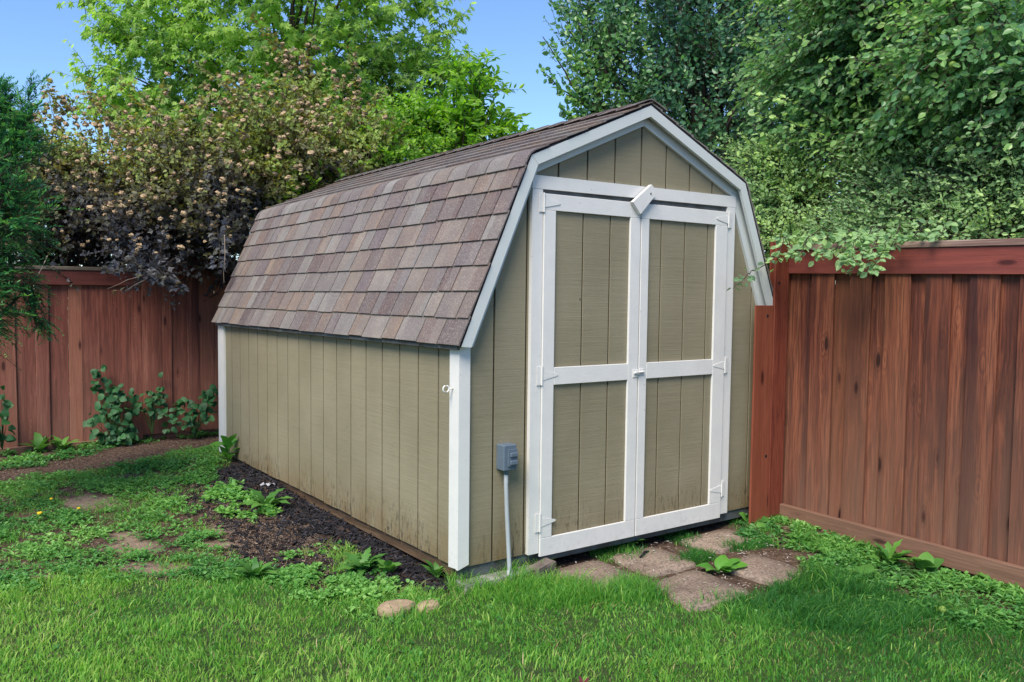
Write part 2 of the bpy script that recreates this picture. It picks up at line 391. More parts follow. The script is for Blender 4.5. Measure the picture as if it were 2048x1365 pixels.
MULCH = gpoly([(492, 925), (455, 935), (400, 950), (430, 975), (520, 985), (560, 1020), (600, 1060), (660, 1085), (720, 1095), (700, 1130), (760, 1170), (850, 1195), (905, 1180), (935, 1130)])
MULCH = [(min(x, .12), y) for x, y in MULCH]
PALE = [(265, 1095, 55, 16), (310, 1140, 80, 14), (180, 1005, 60, 14), (440, 1060, 30, 12), (90, 1158, 45, 9), (445, 1090, 40, 9), (250, 1075, 35, 9)]
lawn_m = inpoly(XX + .08 * (fbm(XX * 6, YY * 6, 3) - .5), YY + .08 * (fbm(XX * 6, YY * 6, 4) - .5), LAWN).astype(float)
mul_m = inpoly(XX + .34 * (fbm(XX * 7, YY * 7, 6) - .5), YY + .34 * (fbm(XX * 7, YY * 7, 8) - .5), MULCH).astype(float)
pale_m = np.zeros_like(XX)
PALEW = []
for (u, v, ru, rv) in PALE:
    c = G(u, v); a = G(u + ru, v) - c; b = G(u, v - rv) - c; PALEW.append((c, a, b))
    Mi = np.linalg.inv(np.array([[a[0], b[0]], [a[1], b[1]]]))
    dx = XX - c[0]; dy = YY - c[1]; p = Mi[0, 0] * dx + Mi[0, 1] * dy; q = Mi[1, 0] * dx + Mi[1, 1] * dy
    pale_m = np.maximum(pale_m, np.clip(1.6 - (p * p + q * q) * 1.2 + (fbm(XX * 12, YY * 12, 14) - .5) * 1.5, 0, 1) * .85)
nx, ny = XX.shape; I = np.arange(nx * ny).reshape(nx, ny)
F = np.stack([I[:-1, :-1], I[1:, :-1], I[1:, 1:], I[:-1, 1:]], -1).reshape(-1, 4)
gr = mesh('ground', np.stack([XX, YY, ZZ], -1).reshape(-1, 3), F, GROUND, smooth=True, attr={'lawn': lawn_m.ravel(), 'mulch': mul_m.ravel(), 'pale': pale_m.ravel()})
tag(gr, kind='structure')

# ---------------------------------------------------------------- shed
IN8 = .2032; WX = 2.4384; YB = 3.70
shed = empty('shed', (0, 0, 0), 'olive barn-style garden shed with white trimmed double doors and gambrel shingle roof', 'shed')
EAVE = (-.058, 1.120); KNEE = (.362, 2.088); PEAK = (1.219, 2.456); KNR = (2.076, 2.088); EAR = (2.496, 1.120)
# underside outline of the roof, where siding and frieze stop
def roof_z(x, drop=0.0):
    x = x if x <= 1.219 else 2.438 - x
    a, b = (EAVE, KNEE) if x < KNEE[0] else (KNEE, PEAK)
    return a[1] + (x - a[0]) / (b[0] - a[0]) * (b[1] - a[1]) - drop
DROPL, DROPU = .075, .032
def under(x):
    xm = x if x <= 1.219 else 2.438 - x
    return min(EAVE[1] + (xm - EAVE[0]) * 2.305 - DROPL, KNEE[1] + (xm - KNEE[0]) * .4294 - DROPU)
XK = None
# gap between boards = groove, 9 mm wide and 6 mm deep over a body sheet
g = .0062
V, F = prism([(.012, .02), (WX - .012, .02)] + [(x, under(x) - .012) for x in (2.426, 2.095, 1.219, .343, .012)], .006, .020)
mesh('front_wall_core', V, F, m_plain('groove_shadow_paint', (.035, .03, .02), .9, .2, 20), shed)
GROOVE = bpy.data.materials['groove_shadow_paint']
for k in range(12):
    x0, x1 = max(k * IN8 + g, .002), (k + 1) * IN8 - g
    if k == 11: x1 = WX - .002
    segs = []
    if x1 < .43 or x0 > 2.02: segs = [(x0, x1, 0.0)]
    elif x0 < .43: segs = [(x0, .43, 0.0), (.43, x1, 1.95)]
    elif x1 > 2.01: segs = [(x0, 2.01, 1.95), (2.01, x1, 0.0)]
    else: segs = [(x0, x1, 1.95)]
    top = []
    # a single notched outline per board
    zb0 = segs[0][2]; poly = []
    for (a, b, zb) in segs: poly += [(a, zb), (b, zb)]
    xs = sorted({x0, x1} | {q for q in (.343, 2.095, 1.219) if x0 < q < x1}, reverse=True)
    poly += [(x, under(x)) for x in xs]
    V, F = prism(poly, 0.0, .0065); mesh('siding_board', V, F, SIDING, shed)
# left wall
ZT = 1.245
box('side_wall_core', (.006, .012, .02), (.020, YB - .01, ZT - .01), GROOVE, shed)
for k in range(19):
    y0, y1 = k * IN8 + g, (k + 1) * IN8 - g
    if k == 0: y0 = .0075
    if k == 18: y1 = YB
    if y1 - y0 < .02: continue
    jag = random.uniform(-.004, .004)
    V, F = prism([(y0, jag), (y1, jag + random.uniform(-.003, .003)), (y1, ZT), (y0, ZT)], 0.0, .0065, 0); mesh('siding_board', V, F, SIDING, shed)
# right and back walls (a step to the side may see them)
box('side_wall_core', (WX - .020, .022, .0), (WX - .001, YB, ZT), SIDING, shed)
V, F = prism([(.022, .0), (WX - .022, .0)] + [(x, under(x)) for x in (2.416, 2.095, 1.219, .343, .022)], YB - .018, YB); mesh('back_wall', V, F, SIDING, shed)
# corner trims
V, F = prism([(-.019, -.004), (.047, .016), (.047, under(.047) - .004), (-.019, under(-.019) + .012)], -.019, -.0005); mesh('corner_trim', V, F, WHITE, shed)
V, F = prism([(0.0, .0), (.068, -.006), (.068, ZT - .07), (0.0, ZT - .07)], -.0185, -.0005, 0); mesh('corner_trim', V, F, WHITE, shed)
V, F = prism([(3.615, .0), (3.765, .0), (3.765, ZT - .07), (3.615, ZT - .07)], -.0185, -.0005, 0); mesh('corner_trim', V, F, WHITE, shed)
V, F = prism([(WX - .047, .0), (WX + .019, .0), (WX + .019, under(WX) - .01), (WX - .047, under(WX - .047) - .01)], -.019, -.0005); mesh('corner_trim', V, F, WHITE, shed)
# rake boards, frieze, soffit strips: offset outlines of the roof line
def off(pts, d):
    out = []
    P = [np.array(p, float) for p in pts]
    for i, p in enumerate(P):
        ns = []
        for a, b in ((i - 1, i), (i, i + 1)):
            if a >= 0 and b < len(P):
                t = P[b] - P[a]; t /= np.linalg.norm(t); ns.append(np.array([t[1], -t[0]]))
        n = ns[0] if len(ns) == 1 else (ns[0] + ns[1]) / (1 + ns[0] @ ns[1])
        out.append(p + n * d)
    return out
LINE = [EAVE, KNEE, PEAK, KNR, EAR]
def strip(name, d0, d1, y0, y1, mat, mono=False, ends=(0, 0)):
    A = off(LINE, d0); B = off(LINE, d1)
    for i in range(4):
        a0, a1, b1, b0 = [q.copy() for q in (A[i], A[i + 1], B[i + 1], B[i])]
        gap = .0008
        t = (a1 - a0) / np.linalg.norm(a1 - a0)
        a0 += t * gap; b0 += t * gap; a1 -= t * gap; b1 -= t * gap
        if i == 0:   # level cut at the eave
            b0 = b0 + (b1 - b0) * ((a0[1] - .004 - b0[1]) / (b1[1] - b0[1])); a0 = a0 + t * ends[0]
        if i == 3: b1 = b1 + (b0 - b1) * ((a1[1] - .004 - b1[1]) / (b0[1] - b1[1]))
        V, F = prism([tuple(a0), tuple(a1), tuple(b1), tuple(b0)][::-1], y0, y1)
        mesh(name, V, F, mat, shed)
strip('rake_board', .022, .078, -.066, -.047, RAKEW)
strip('frieze_board', .024, .118, -.018, -.0004, RAKEW)
strip('soffit_strip', .024, .040, -.0465, -.0185, RAKEW)
for yy in (YB + .001,): strip('rake_board', .022, .078, yy, yy + .02, RAKEW)
# roof deck
A = off(LINE, .010); B = off(LINE, .022); Y0, Y1 = -.068, 3.80
V, F = prism([tuple(p) for p in A] + [tuple(p) for p in B[::-1]], Y0 + .004, Y1 - .004); mesh('roof_deck', V, F, DARK, shed)
box('fascia', (-.046, -.04, 1.095), (-.028, 3.74, 1.135), GREYB, shed)
box('fascia', (WX + .028, -.04, 1.095), (WX + .046, 3.74, 1.135), GREYB, shed)
# shingles
def path_pt(s, lift):
    """point on left roof line at arc length s from the eave with rounding at the knee"""
    L1 = math.hypot(KNEE[0] - EAVE[0], KNEE[1] - EAVE[1]); L2 = math.hypot(PEAK[0] - KNEE[0], PEAK[1] - KNEE[1])
    t1 = np.array([(KNEE[0] - EAVE[0]) / L1, (KNEE[1] - EAVE[1]) / L1]); t2 = np.array([(PEAK[0] - KNEE[0]) / L2, (PEAK[1] - KNEE[1]) / L2])
    r = .045
    if s < L1 - r: p = np.array(EAVE) + t1 * s; t = t1
    elif s > L1 + r: p = np.array(KNEE) + t2 * (s - L1); t = t2
    else:
        q = (s - (L1 - r)) / (2 * r); p0 = np.array(KNEE) - t1 * r; p1 = np.array(KNEE); p2 = np.array(KNEE) + t2 * r
        p = (1 - q) ** 2 * p0 + 2 * q * (1 - q) * p1 + q * q * p2; t = (1 - q) * t1 + q * t2; t /= np.linalg.norm(t)
    n = np.array([-t[1], t[0]]); return p + n * (lift - .010)
L1 = math.hypot(.42, .968); L2 = math.hypot(.857, .368)
EXP = .1425
courses = [i * EXP for i in range(7)] + [6 * EXP + .112]
k0 = courses[-1] + .205
up = []
s = k0
while s < L1 + L2 - .03: up.append(s); s += EXP
allc = courses + [None]
starts = courses + up
ends = courses[1:] + [k0] + up[1:] + [L1 + L2 - .004]
rs = random.Random(5)
def tab(s0, s1, y0, y1, flip=False, wob=0.0):
    n = 9 if (s0 < L1 < s1) else 2
    ss = np.linspace(s0 - wob, s1 + .014, n)
    if n == 9: ss = np.concatenate([[s0 - wob], np.linspace(L1 - .05, L1 + .05, 7), [s1 + .014]])
    prof = []
    for i, s in enumerate(ss):
        f = i / (len(ss) - 1) if n == 2 else (s - ss[0]) / (ss[-1] - ss[0])
        lo = path_pt(s, .0045 * (1 - f) + .001); hi = path_pt(s, .0115 * (1 - f) + .0045)
        prof.append((lo, hi))
    m = len(prof); V = []
    for yy in (y0, y1):
        for lo, hi in prof: V += [(lo[0], yy, lo[1]), (hi[0], yy, hi[1])]
    F = []; o = 2 * m
    for i in range(m - 1):
        a = 2 * i
        F += [[a + 1, a + 3, a + 3 + o, a + 1 + o], [a, a + o, a + 2 + o, a + 2], [a, a + 2, a + 3, a + 1], [a + o, a + 1 + o, a + 3 + o, a + 2 + o]]
    F += [[0, 1, 1 + o, o], [2 * m - 2, 2 * m - 2 + o, 2 * m - 1 + o, 2 * m - 1]]
    V = np.array(V)
    if flip: V[:, 0] = 2.438 - V[:, 0]; F = [f[::-1] for f in F]
    return V, F
count = 0; rest = []
for ci, (a, b) in enumerate(zip(starts, ends)):
    y = Y0 - .004 - rs.uniform(0, .01); first = True
    while y < Y1 - .001:
        wd = rs.choice([.13, .16, .19, .19, .22, .25]) * rs.uniform(.92, 1.08)
        if first: wd *= rs.uniform(.4, 1); first = False
        y1 = min(y + wd, Y1 + rs.uniform(-.003, .006))
        if Y1 - y1 < .05: y1 = Y1 + .002
        V, F = tab(a, b, y + .0050, y1 - .0050, wob=rs.uniform(-.003, .004))
        if count < 298: mesh('shingle', V, F, SHING, shed); count += 1
        else: rest.append((V, F))
        y = y1
for (a, b) in zip(starts, ends):
    y = Y0
    while y < Y1 - .01:
        wd = rs.uniform(.13, .26); y1 = min(y + wd, Y1)
        rest.append(tab(a, b, y + .002, y1 - .002, True, rs.uniform(-.003, .004))); y = y1
V, F = join(rest); o = mesh('shingles', V, F, SHING, shed); o['kind'] = 'stuff'
# ridge caps, lapped
capl = []
y = Y0 - .006
while y < Y1:
    y1 = y + .150; lift0, lift1 = .012, .004
    V = []
    for yy, lf in ((y, lift0), (y1 + .01, lift1)):
        for th in (.0, -.006):
            for dx in (-.125, -.06, -.02, 0, .02, .06, .125):
                V.append((1.219 + dx, yy, 2.456 - .4294 * math.sqrt(dx * dx + .0006) + .009 + lf + th + .002 * rs.random()))
    F = []
    for i in range(6): F += [[i, i + 1, i + 15, i + 14], [i + 7, i + 21, i + 22, i + 8], [i, i + 7, i + 8, i + 1]]
    F += [[0, 14, 21, 7], [6, 13, 27, 20]]
    mesh('ridge_shingle', V, F, SHING, shed); y = y1
# door casing
CZ = 1.983
V, F = prism([(.420, .0), (.488, .0), (.488, 1.912), (.420, 1.912)], -.024, -.0005); mesh('door_casing', V, F, WHITE, shed)
V, F = prism([(.418, 1.9135), (2.024, 1.9255), (2.024, 1.993), (.418, 1.982)], -.0245, -.0005); mesh('door_casing', V, F, WHITE, shed)
V, F = prism([(1.950, .0), (2.022, .0), (2.022, 1.924), (1.950, 1.924)], -.024, -.0005); mesh('door_casing', V, F, WHITE, shed)
box('door_header', (.489, -.012, 1.87), (1.949, .004, 1.925), GREYB, shed)
def door(x0, x1, s0, s1, grooves, right):
    """x0..x1 leaf, s0..s1 inner panel"""
    d = mesh('door', *prism([(x0 + .006, -.012), (x1 - .006, -.012), (x1 - .006, 1.884), (x0 + .006, 1.884)], -.010, .002), GROOVE, shed)
    yb, yf = -.0105, -.032
    rails = [(-.020, .079, .006 if right else 0), (.893, .986, 0), (1.807, 1.892, 0)]
    edges = [s0] + list(grooves) + [s1]
    for (z0, z1) in ((.081, .891), (.988, 1.805)):
        for a, b in zip(edges[:-1], edges[1:]):
            box('siding_board', (a + (.0048 if a != s0 else -.002), -.0165, z0 - .002), (b - (.0048 if b != s1 else -.002), yb, z1 + .002), SIDING, d, .0008)
    for z0, z1, _ in rails:
        a, b = (x0, x1) if z0 < .5 else (s0 + .0008, s1 - .0008)
        if z0 > 1.5: a, b = x0, x1
        box('rail', (a, yf + (0.0 if z0 < 1 else .001), z0), (b, yb - .0065, z1), WHITE, d, .002)
    for a, b in ((x0, s0), (s1, x1)):
        box('stile', (a, yf, .0798), (b, yb - .0065, 1.8062), WHITE, d, .002)
    # tee hinges
    hx = x1 + .006 if right else x0 - .004; sg = -1 if right else 1
    for hz in (.165, .945, 1.845):
        parts = [cbox((hx - sg * .03 if sg > 0 else hx, -.0275 - .003, hz - .05), (hx if sg > 0 else hx + .03, -.0275, hz + .05), .001)]
        parts.append(tube([(hx, -.035, hz - .05), (hx, -.035, hz + .05)], .0042, 8))
        tri = [(hx, hz - .026), (hx + sg * .10, hz - .006), (hx + sg * .112, hz), (hx + sg * .10, hz + .007), (hx, hz + .026)]
        v, f = prism(tri if sg > 0 else tri[::-1], -.0345, -.0322); parts.append((v, f))
        V, F = join(parts); mesh('hinge', V, F, WHITE, d)
    return d
dl = door(.492, 1.192, .571, 1.114, (.774, .973), False)
dr = door(1.200, 1.944, 1.262, 1.838, (1.377, 1.577, 1.780), True)
# the left leaf sags out a little at its foot: kept flat, latch and turn button on the meeting stiles
lt = [cbox((1.150, -.0365, .905), (1.190, -.0325, .950)), cbox((1.203, -.0365, .915), (1.235, -.0325, .955)), tube([(1.155, -.042, .932), (1.232, -.042, .936)], .006, 8), cbox((1.160, -.050, .928), (1.185, -.040, .940))]
V, F = join(lt); mesh('latch', V, F, WHITE, shed)
a = math.atan2(1.98 - 1.86, 1.27 - 1.13)
q = [(1.103, 1.890), (1.163, 1.826), (1.292, 1.953), (1.247, 1.998)]
V, F = prism([tuple(p) for p in q], -.058, -.0335); tb = mesh('turn_button', V, F, WHITE, shed)
V, F = tube([(1.240, -.0345, 1.946), (1.240, -.0605, 1.946)], .005, 8); mesh('screw', V, F, SCREW, tb)
# screw eye on the corner trim
th = np.linspace(0, 2 * math.pi, 17)
ring = [(-.060 + .017 * math.cos(t), .035 + 0 * t, .900 + .017 * math.sin(t)) for t in th]
V1, F1 = tube(ring, .0042, 6, False); V2, F2 = tube([(-.043, .035, .900), (-.018, .035, .900)], .004, 6)
V, F = join([(V1, F1), (V2, F2)]); mesh('screw_eye', V, F, WHITE, shed, True)
# outlet box and conduit
bx = box('outlet_box', (.222, -.068, .476), (.304, -.0008, .607), BOXG, shed, .004)
V, F = prism([(.246, .500), (.300, .500), (.300, .585), (.246, .585)], -.078, -.0685); mesh('outlet_cover', V, F, BOXG, bx)
for z in (.517, .557): box('outlet_flap', (.252, -.088, z - .010), (.298, -.0785, z + .012), BOXG, bx, .003)
P = [(.262, -.034, .474), (.262, -.035, .40), (.266, -.040, .25), (.272, -.048, .08), (.276, -.056, -.06), (.278, -.058, -.16)]
V, F = tube(P, .0115, 14); mesh('conduit', V, F, PVC, shed, True)
V, F = tube([(.262, -.034, .478), (.262, -.034, .452)], .0145, 14); mesh('conduit_fitting', V, F, BOXG, shed, True)
V, F = tube([(.2755, -.0555, -.045), (.278, -.058, -.13)], .0145, 14); mesh('conduit_fitting', V, F, PVC, shed, True)
# base
box('base_board', (.02, .012, -.065), (2.42, .05, .022), GREYB, shed, .003)
box('skid', (.022, .052, -.075), (.10, 3.68, .022), SKID, shed, .004)
box('skid', (WX - .10, .052, -.075), (WX - .022, 3.68, .022), SKID, shed, .004)
box('floor_frame', (.11, .06, -.01), (WX - .11, 3.66, .02), SKID, shed, .004)
pad = box('concrete_pad', (.0, -.065, -.17), (.46, .045, -.068), CONC, None, .006, lambda V: V + np.stack([0 * V[:, 0], 0 * V[:, 0], .004 * np.sin(V[:, 0] * 30)], -1))
tag(pad, 'thin grey concrete footing showing under the front corner of the shed', 'footing')

# ---------------------------------------------------------------- fences
def sl(y): return .021 * y      # the right fence falls gently towards the viewer
rf = empty('wooden_fence', (2.53, -.9, -.15), 'red-brown board fence on the right with pale weathered cap, ending at the shed corner', 'fence')
FX = 2.50
edges = [.05, -.035, -.245, -.40, -.497, -.637, -.728, -.881, -.970, -1.112, -1.204, -1.356, -1.456, -1.60, -1.69, -1.83, -1.92, -2.07, -2.16, -2.31, -2.40, -2.55]
for i in range(len(edges) - 1):
    ya, yb_ = edges[i], edges[i + 1]
    proud = (i % 2 == 0)
    x = FX + (.020 if proud else .046) + random.uniform(0, .003)
    if not proud: ya += .012; yb_ -= .012
    dz = random.uniform(-.01, .01); tw = random.uniform(-.004, .004)
    f = lambda V, ya=ya, tw=tw: np.stack([V[:, 0] + tw * (V[:, 1] - ya) / .15, V[:, 1] + .004 * np.sin(V[:, 2] * 2 + ya * 9), V[:, 2] + sl(V[:, 1])], -1)
    box('picket', (x, yb_, -.13 + dz), (x + .017, ya, 1.62), CEDAR, rf, .0015, f)
shear = lambda V: np.stack([V[:, 0], V[:, 1], V[:, 2] + sl(V[:, 1])], -1)
for (a, b) in ((-.082, -2.62),):
    box('top_rail', (FX, b, 1.528), (FX + .019, a, 1.676), REDY, rf, .002, shear)
    box('cap_rail', (FX - .010, b, 1.677), (FX + .105, a + .03, 1.714), GREYY, rf, .004, shear)
    box('kick_board', (FX - .018, b, -.100), (FX + .019, a + .04, .008), KICKY, rf, .004, shear)
    box('back_rail', (FX + .062, b, .25), (FX + .10, a, .34), CEDAR, rf, .003, shear)
box('post', (2.365, -.083, -.15), (2.492, -.066, 1.745), REDZ, rf, .002)
box('post', (2.4925, -.083, -.15), (2.5095, .06, 1.735), REDZ, rf, .002)
box('filler_board', (2.183, -.0795, -.10), (2.364, -.0665, 1.318), REDZ, rf, .0015)
for (xx, zz) in ((2.405, 1.462), (2.30, 1.250), (2.325, .34)):
    V, F = tube([(xx, -.0805 if xx < 2.36 else -.0840, zz), (xx, -.0785 if xx < 2.36 else -.082, zz)], [.011, .012], 8); mesh('knot_hole', V, F, DARK, rf)

lf = empty('wooden_fence', (-.6, 5.5, -.18), 'shaded reddish board fence along the back, its top stepping up behind the shed', 'fence')
FY = 5.5
le = [-2.95, -2.81, -2.67, -2.53, -2.40, -2.24, -2.10, -1.96, -1.82, -1.68, -1.53, -1.366, -1.2, -1.085, -.917, -.798, -.637, -.513, -.349, -.246, -.05, .049, .211, .329, .491, .61, .76, .88, 1.03, 1.15, 1.3]
for i in range(len(le) - 1):
    a, b = le[i], le[i + 1]; hi = a > -.27
    pr = random.choice([0, .004, .012, .016]) if i % 2 else 0
    box('picket', (a + .001, FY + .012 + pr, (-.085 if hi else -.13) + random.uniform(-.006, .006)), (b - .0015, FY + .028 + pr, 1.68 if hi else 1.56), CEDAR_L, lf, .0015,
        lambda V, a=a: np.stack([V[:, 0] + .003 * np.sin(V[:, 2] * 1.5 + a * 7), V[:, 1], V[:, 2]], -1))
box('top_rail', (-3.0, FY - .018, 1.435), (-.285, FY + .0, 1.575), REDX, lf, .002)
box('top_rail', (-.283, FY - .018, 1.548), (1.35, FY + .0, 1.690), REDX, lf, .002)
box('cap_rail', (-3.0, FY - .03, 1.577), (-.285, FY + .10, 1.612), GREYX, lf, .003)
box('cap_rail', (-.283, FY - .03, 1.692), (1.35, FY + .10, 1.727), REDX, lf, .003)
box('kick_board', (-3.0, FY - .03, -.215), (-.63, FY + .008, -.095), KICKX, lf, .003)
box('kick_board', (-.20, FY + .03, -.20), (1.35, FY + .06, -.02), KICKX, lf, .003)
box('post', (-.30, FY + .05, -.2), (-.21, FY + .14, 1.57), CEDAR_L, lf, .003)

# ---------------------------------------------------------------- foliage engine
def leaf_tpl(kind):
    if kind == 'oval':
        V = [(0, 0, 0), (.27, .34, .07), (.22, .70, .05), (0, 1, -.06), (-.22, .70, .05), (-.27, .34, .07)]
        F = [[0, 1, 2, 3], [0, 3, 4, 5]]
    elif kind == 'lance':
        V = [(0, 0, 0), (.17, .35, .05), (.11, .72, .02), (0, 1, -.10), (-.11, .72, .02), (-.17, .35, .05)]
        F = [[0, 1, 2, 3], [0, 3, 4, 5]]
    elif kind == 'maple':
        V = [(0, .02, 0), (.16, .18, .03), (.52, .25, -.04), (.22, .42, .03), (.44, .72, -.06), (.14, .62, .02), (0, 1, -.1), (-.14, .62, .02), (-.44, .72, -.06), (-.22, .42, .03), (-.52, .25, -.04), (-.16, .18, .03)]
        F = [[0, 1, 2, 3], [0, 3, 4, 5], [0, 5, 6, 7], [0, 7, 8, 9], [0, 9, 10, 11]]
    elif kind == 'lobe3':
        V = [(0, 0, 0), (.42, .38, .05), (.20, .58, .05), (0, 1, -.08), (-.20, .58, .05), (-.42, .38, .05)]
        F = [[0, 1, 2], [0, 2, 3, 4], [0, 4, 5]]
        F = [[0, 1, 2, 3], [0, 3, 4, 5]]
    elif kind == 'needle':
        V = [(.045, 0, 0), (.05, .6, .02), (0, 1, .04), (-.05, .6, .02)]
        F = [[0, 1, 2, 3]]
    elif kind == 'blade':
        V = [(-.5, 0, 0), (.5, 0, 0), (.42, .5, 0), (-.42, .5, 0), (0, 1, 0)]
        F = [[0, 1, 2, 3]]
    return np.array(V, float), np.array(F)
def unit(a): return a / (np.linalg.norm(a, axis=-1, keepdims=True) + 1e-9)
def leaves(P, D, N, size, kind, g, aspect=1.0):
    T, F = leaf_tpl(kind); D = unit(D); N = unit(N - (N * D).sum(-1, keepdims=True) * D); X = np.cross(D, N)
    size = np.asarray(size)[:, None, None]
    V = P[:, None] + size * (T[None, :, 0:1] * aspect * X[:, None] + T[None, :, 1:2] * D[:, None] + T[None, :, 2:3] * N[:, None])
    n, k = len(P), len(T)
    FF = (F[None] + (np.arange(n) * k)[:, None, None]).reshape(-1, F.shape[1])
    return V.reshape(-1, 3), FF, np.repeat(g, k)
def merge(L):
    V = []; F = []; A = []; o = 0
    for v, f, a in L: V.append(v); F.append(f + o); A.append(a); o += len(v)
    return np.concatenate(V), np.concatenate(F), np.concatenate(A)
def twig_tubes(B, D, Ln, r, bend=None, seg=2):
    """three-sided tapering twigs, vectorised"""
    n = len(B); t = np.linspace(0, 1, seg + 1)
    D = unit(D); up = np.tile([0.3, .2, 1.], (n, 1)); A = unit(np.cross(D, up)); C = np.cross(D, A)
    V = []
    for i in range(seg + 1):
        c = B + D * (Ln * t[i])[:, None] + (0 if bend is None else bend * (t[i] ** 2))
        rr = r * (1 - .7 * t[i])
        for k in range(3):
            an = 2.0944 * k; V.append(c + (rr[:, None] * (math.cos(an) * A + math.sin(an) * C)))
    V = np.stack(V, 1); m = 3 * (seg + 1); F = []
    for i in range(seg):
        for k in range(3): F.append([3 * i + k, 3 * i + (k + 1) % 3, 3 * i + 3 + (k + 1) % 3, 3 * i + 3 + k])
    F = np.array(F); FF = (F[None] + (np.arange(n) * m)[:, None, None]).reshape(-1, 4)
    return V.reshape(-1, 3), FF
def crown(rng, env, ntw, nl, tl, ls, kind, up=.5, droop=.2, gfun=None, shell=.5, lump=.35, aspect=1.0, nup=.5, freq=2.2, bias=(0, 0, 0), hang=0.0):
    env = np.array(env, float); vol = (env[:, 3] * env[:, 4] * env[:, 5]) ** .75; pick = rng.choice(len(env), ntw, p=vol / vol.sum())
    E = env[pick]; d = unit(rng.normal(size=(ntw, 3)))
    rad = shell + (1 - shell) * rng.random(ntw) ** .6; rad[rng.random(ntw) < .12] *= 1.08
    C = E[:, :3]; ph = C[:, 0] * 3 + C[:, 1]
    lum = 1 + lump * (np.sin(d[:, 0] * freq * 3.1 + ph) * np.sin(d[:, 1] * freq * 3.7 + 1.3 + ph) + .6 * np.sin(d[:, 2] * freq * 5 + d[:, 0] * 4 + ph * 2)) * .6
    B = C + d * E[:, 3:6] * (rad * lum)[:, None]
    TD = unit(d * .75 + np.array([0, 0, up]) + rng.normal(size=(ntw, 3)) * .45 + np.array(bias))
    Ln = tl * (.6 + .8 * rng.random(ntw)); bend = np.stack([0 * Ln, 0 * Ln, -droop * Ln], -1)
    B0 = B - TD * (Ln * .4)[:, None]
    tw = twig_tubes(B0, TD, Ln, np.full(ntw, tl * .010), bend)
    t = (np.arange(nl) + .5) / nl; t = .12 + .9 * t
    tt = np.tile(t, ntw); ti = np.repeat(np.arange(ntw), nl); side = np.tile(np.where(np.arange(nl) % 2, 1., -1.), ntw)
    P = B0[ti] + TD[ti] * (Ln[ti] * tt)[:, None] + bend[ti] * (tt ** 2)[:, None]
    A = unit(np.cross(TD, np.array([.1, .2, 1.]) + rng.normal(size=(ntw, 3)) * .5))[ti]
    LD = TD[ti] * (.45 + .5 * tt)[:, None] + A * (side * .8)[:, None] + rng.normal(size=P.shape) * .28 + np.array([0, 0, -droop - hang])
    N = np.array([-.22, -.30, nup]) + rng.normal(size=P.shape) * .45 + d[ti] * .75
    size = ls * (.50 + .85 * rng.random(len(P))) * (1 - .25 * tt)
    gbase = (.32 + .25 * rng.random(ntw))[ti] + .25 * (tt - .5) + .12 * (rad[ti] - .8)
    if gfun is not None: gbase = gbase + gfun(P)
    return leaves(P, LD, N, size, kind, np.clip(gbase, 0, 1), aspect), tw, (B0, TD, rad)
def limbs(rng, base, top, anchors, r0, bark, parent, n_limb=14, name='trunk', tr=.3):
    """tapered trunk with limbs reaching to the anchor points"""
    base = np.array(base, float); top = np.array(top, float); parts = []
    k = 9; t = np.linspace(0, 1, k)[:, None]; wob = rng.normal(size=(k, 3)) * r0 * .35; wob[0] = 0; wob[:, 2] = 0
    P = base + (top - base) * t + wob; r = r0 * (1 - .82 * t[:, 0]); r[0] *= 1.35
    parts.append(tube(P, r, 9))
    idx = rng.choice(len(anchors), min(n_limb, len(anchors)), replace=False)
    for i in idx:
        e = anchors[i]; h = np.clip((e[2] - base[2]) / max(top[2] - base[2], .1) * .75, tr, .95) * rng.uniform(.75, .95)
        b = base + (top - base) * h; m = (b + e) / 2 + np.array([0, 0, .12 * np.linalg.norm(e - b)])
        s = np.linspace(0, 1, 7)[:, None]; Q = (1 - s) ** 2 * b + 2 * s * (1 - s) * m + s * s * e + rng.normal(size=(7, 3)) * .02
        parts.append(tube(Q, r0 * .42 * (1 - h * .6) * (1 - .85 * s[:, 0]) + .004, 6))
    V, F = join(parts); return mesh(name, V, F, bark, parent, True)
BARK = m_plain('grey_brown_bark', (.085, .065, .05), .9, .5, 25, .8)
BARKD = m_plain('dark_twig_bark', (.045, .032, .026), .85, .4, 25, .6)
TWIGP = m_plain('pale_dry_twig', (.24, .19, .15), .8, .3, 30, .4)

def plant(name, loc, label, cat, group, mats, cr, limb=None, crown_name='crown', twig=BARKD):
    e = empty(name, loc, label, cat, group)
    L, tw, _ = cr
    mesh(crown_name, L[0], L[1], mats, e, False, {'g': L[2]})
    mesh('twigs', tw[0], tw[1], twig, e)
    return e

# maple beyond the back fence
R_ = np.random.default_rng
rg = R_(21)
c0 = at(560, 60, 13.5)
def E(u, v, t, ru, rv, dep=None):
    p = at(u, v, t); return (p[0], p[1], p[2], ru * t / FPX, (dep or ru) * t / FPX, rv * t / FPX)
maple_env = [E(560, 30, 13.5, 250, 210), E(330, 130, 13.2, 130, 150), E(300, 0, 13.5, 120, 110), E(800, 60, 13.3, 130, 150), E(560, -170, 13.8, 260, 160), E(620, 180, 13.8, 230, 100), E(250, 210, 13, 70, 60), E(840, 190, 13.2, 80, 80), E(420, 250, 13.4, 150, 70), E(215, 150, 13.0, 50, 50), E(235, 60, 13.2, 45, 50), E(900, 130, 13.3, 50, 60), E(700, 250, 13.6, 200, 70)]
MAPLE = m_leaf('maple_leaves', [(.07, .17, .06), (.19, .34, .08), (.34, .52, .10), (.50, .66, .15)], .4, 0.6, (1.3, 1.45, .8))
cx, cy = c0[0], c0[1]
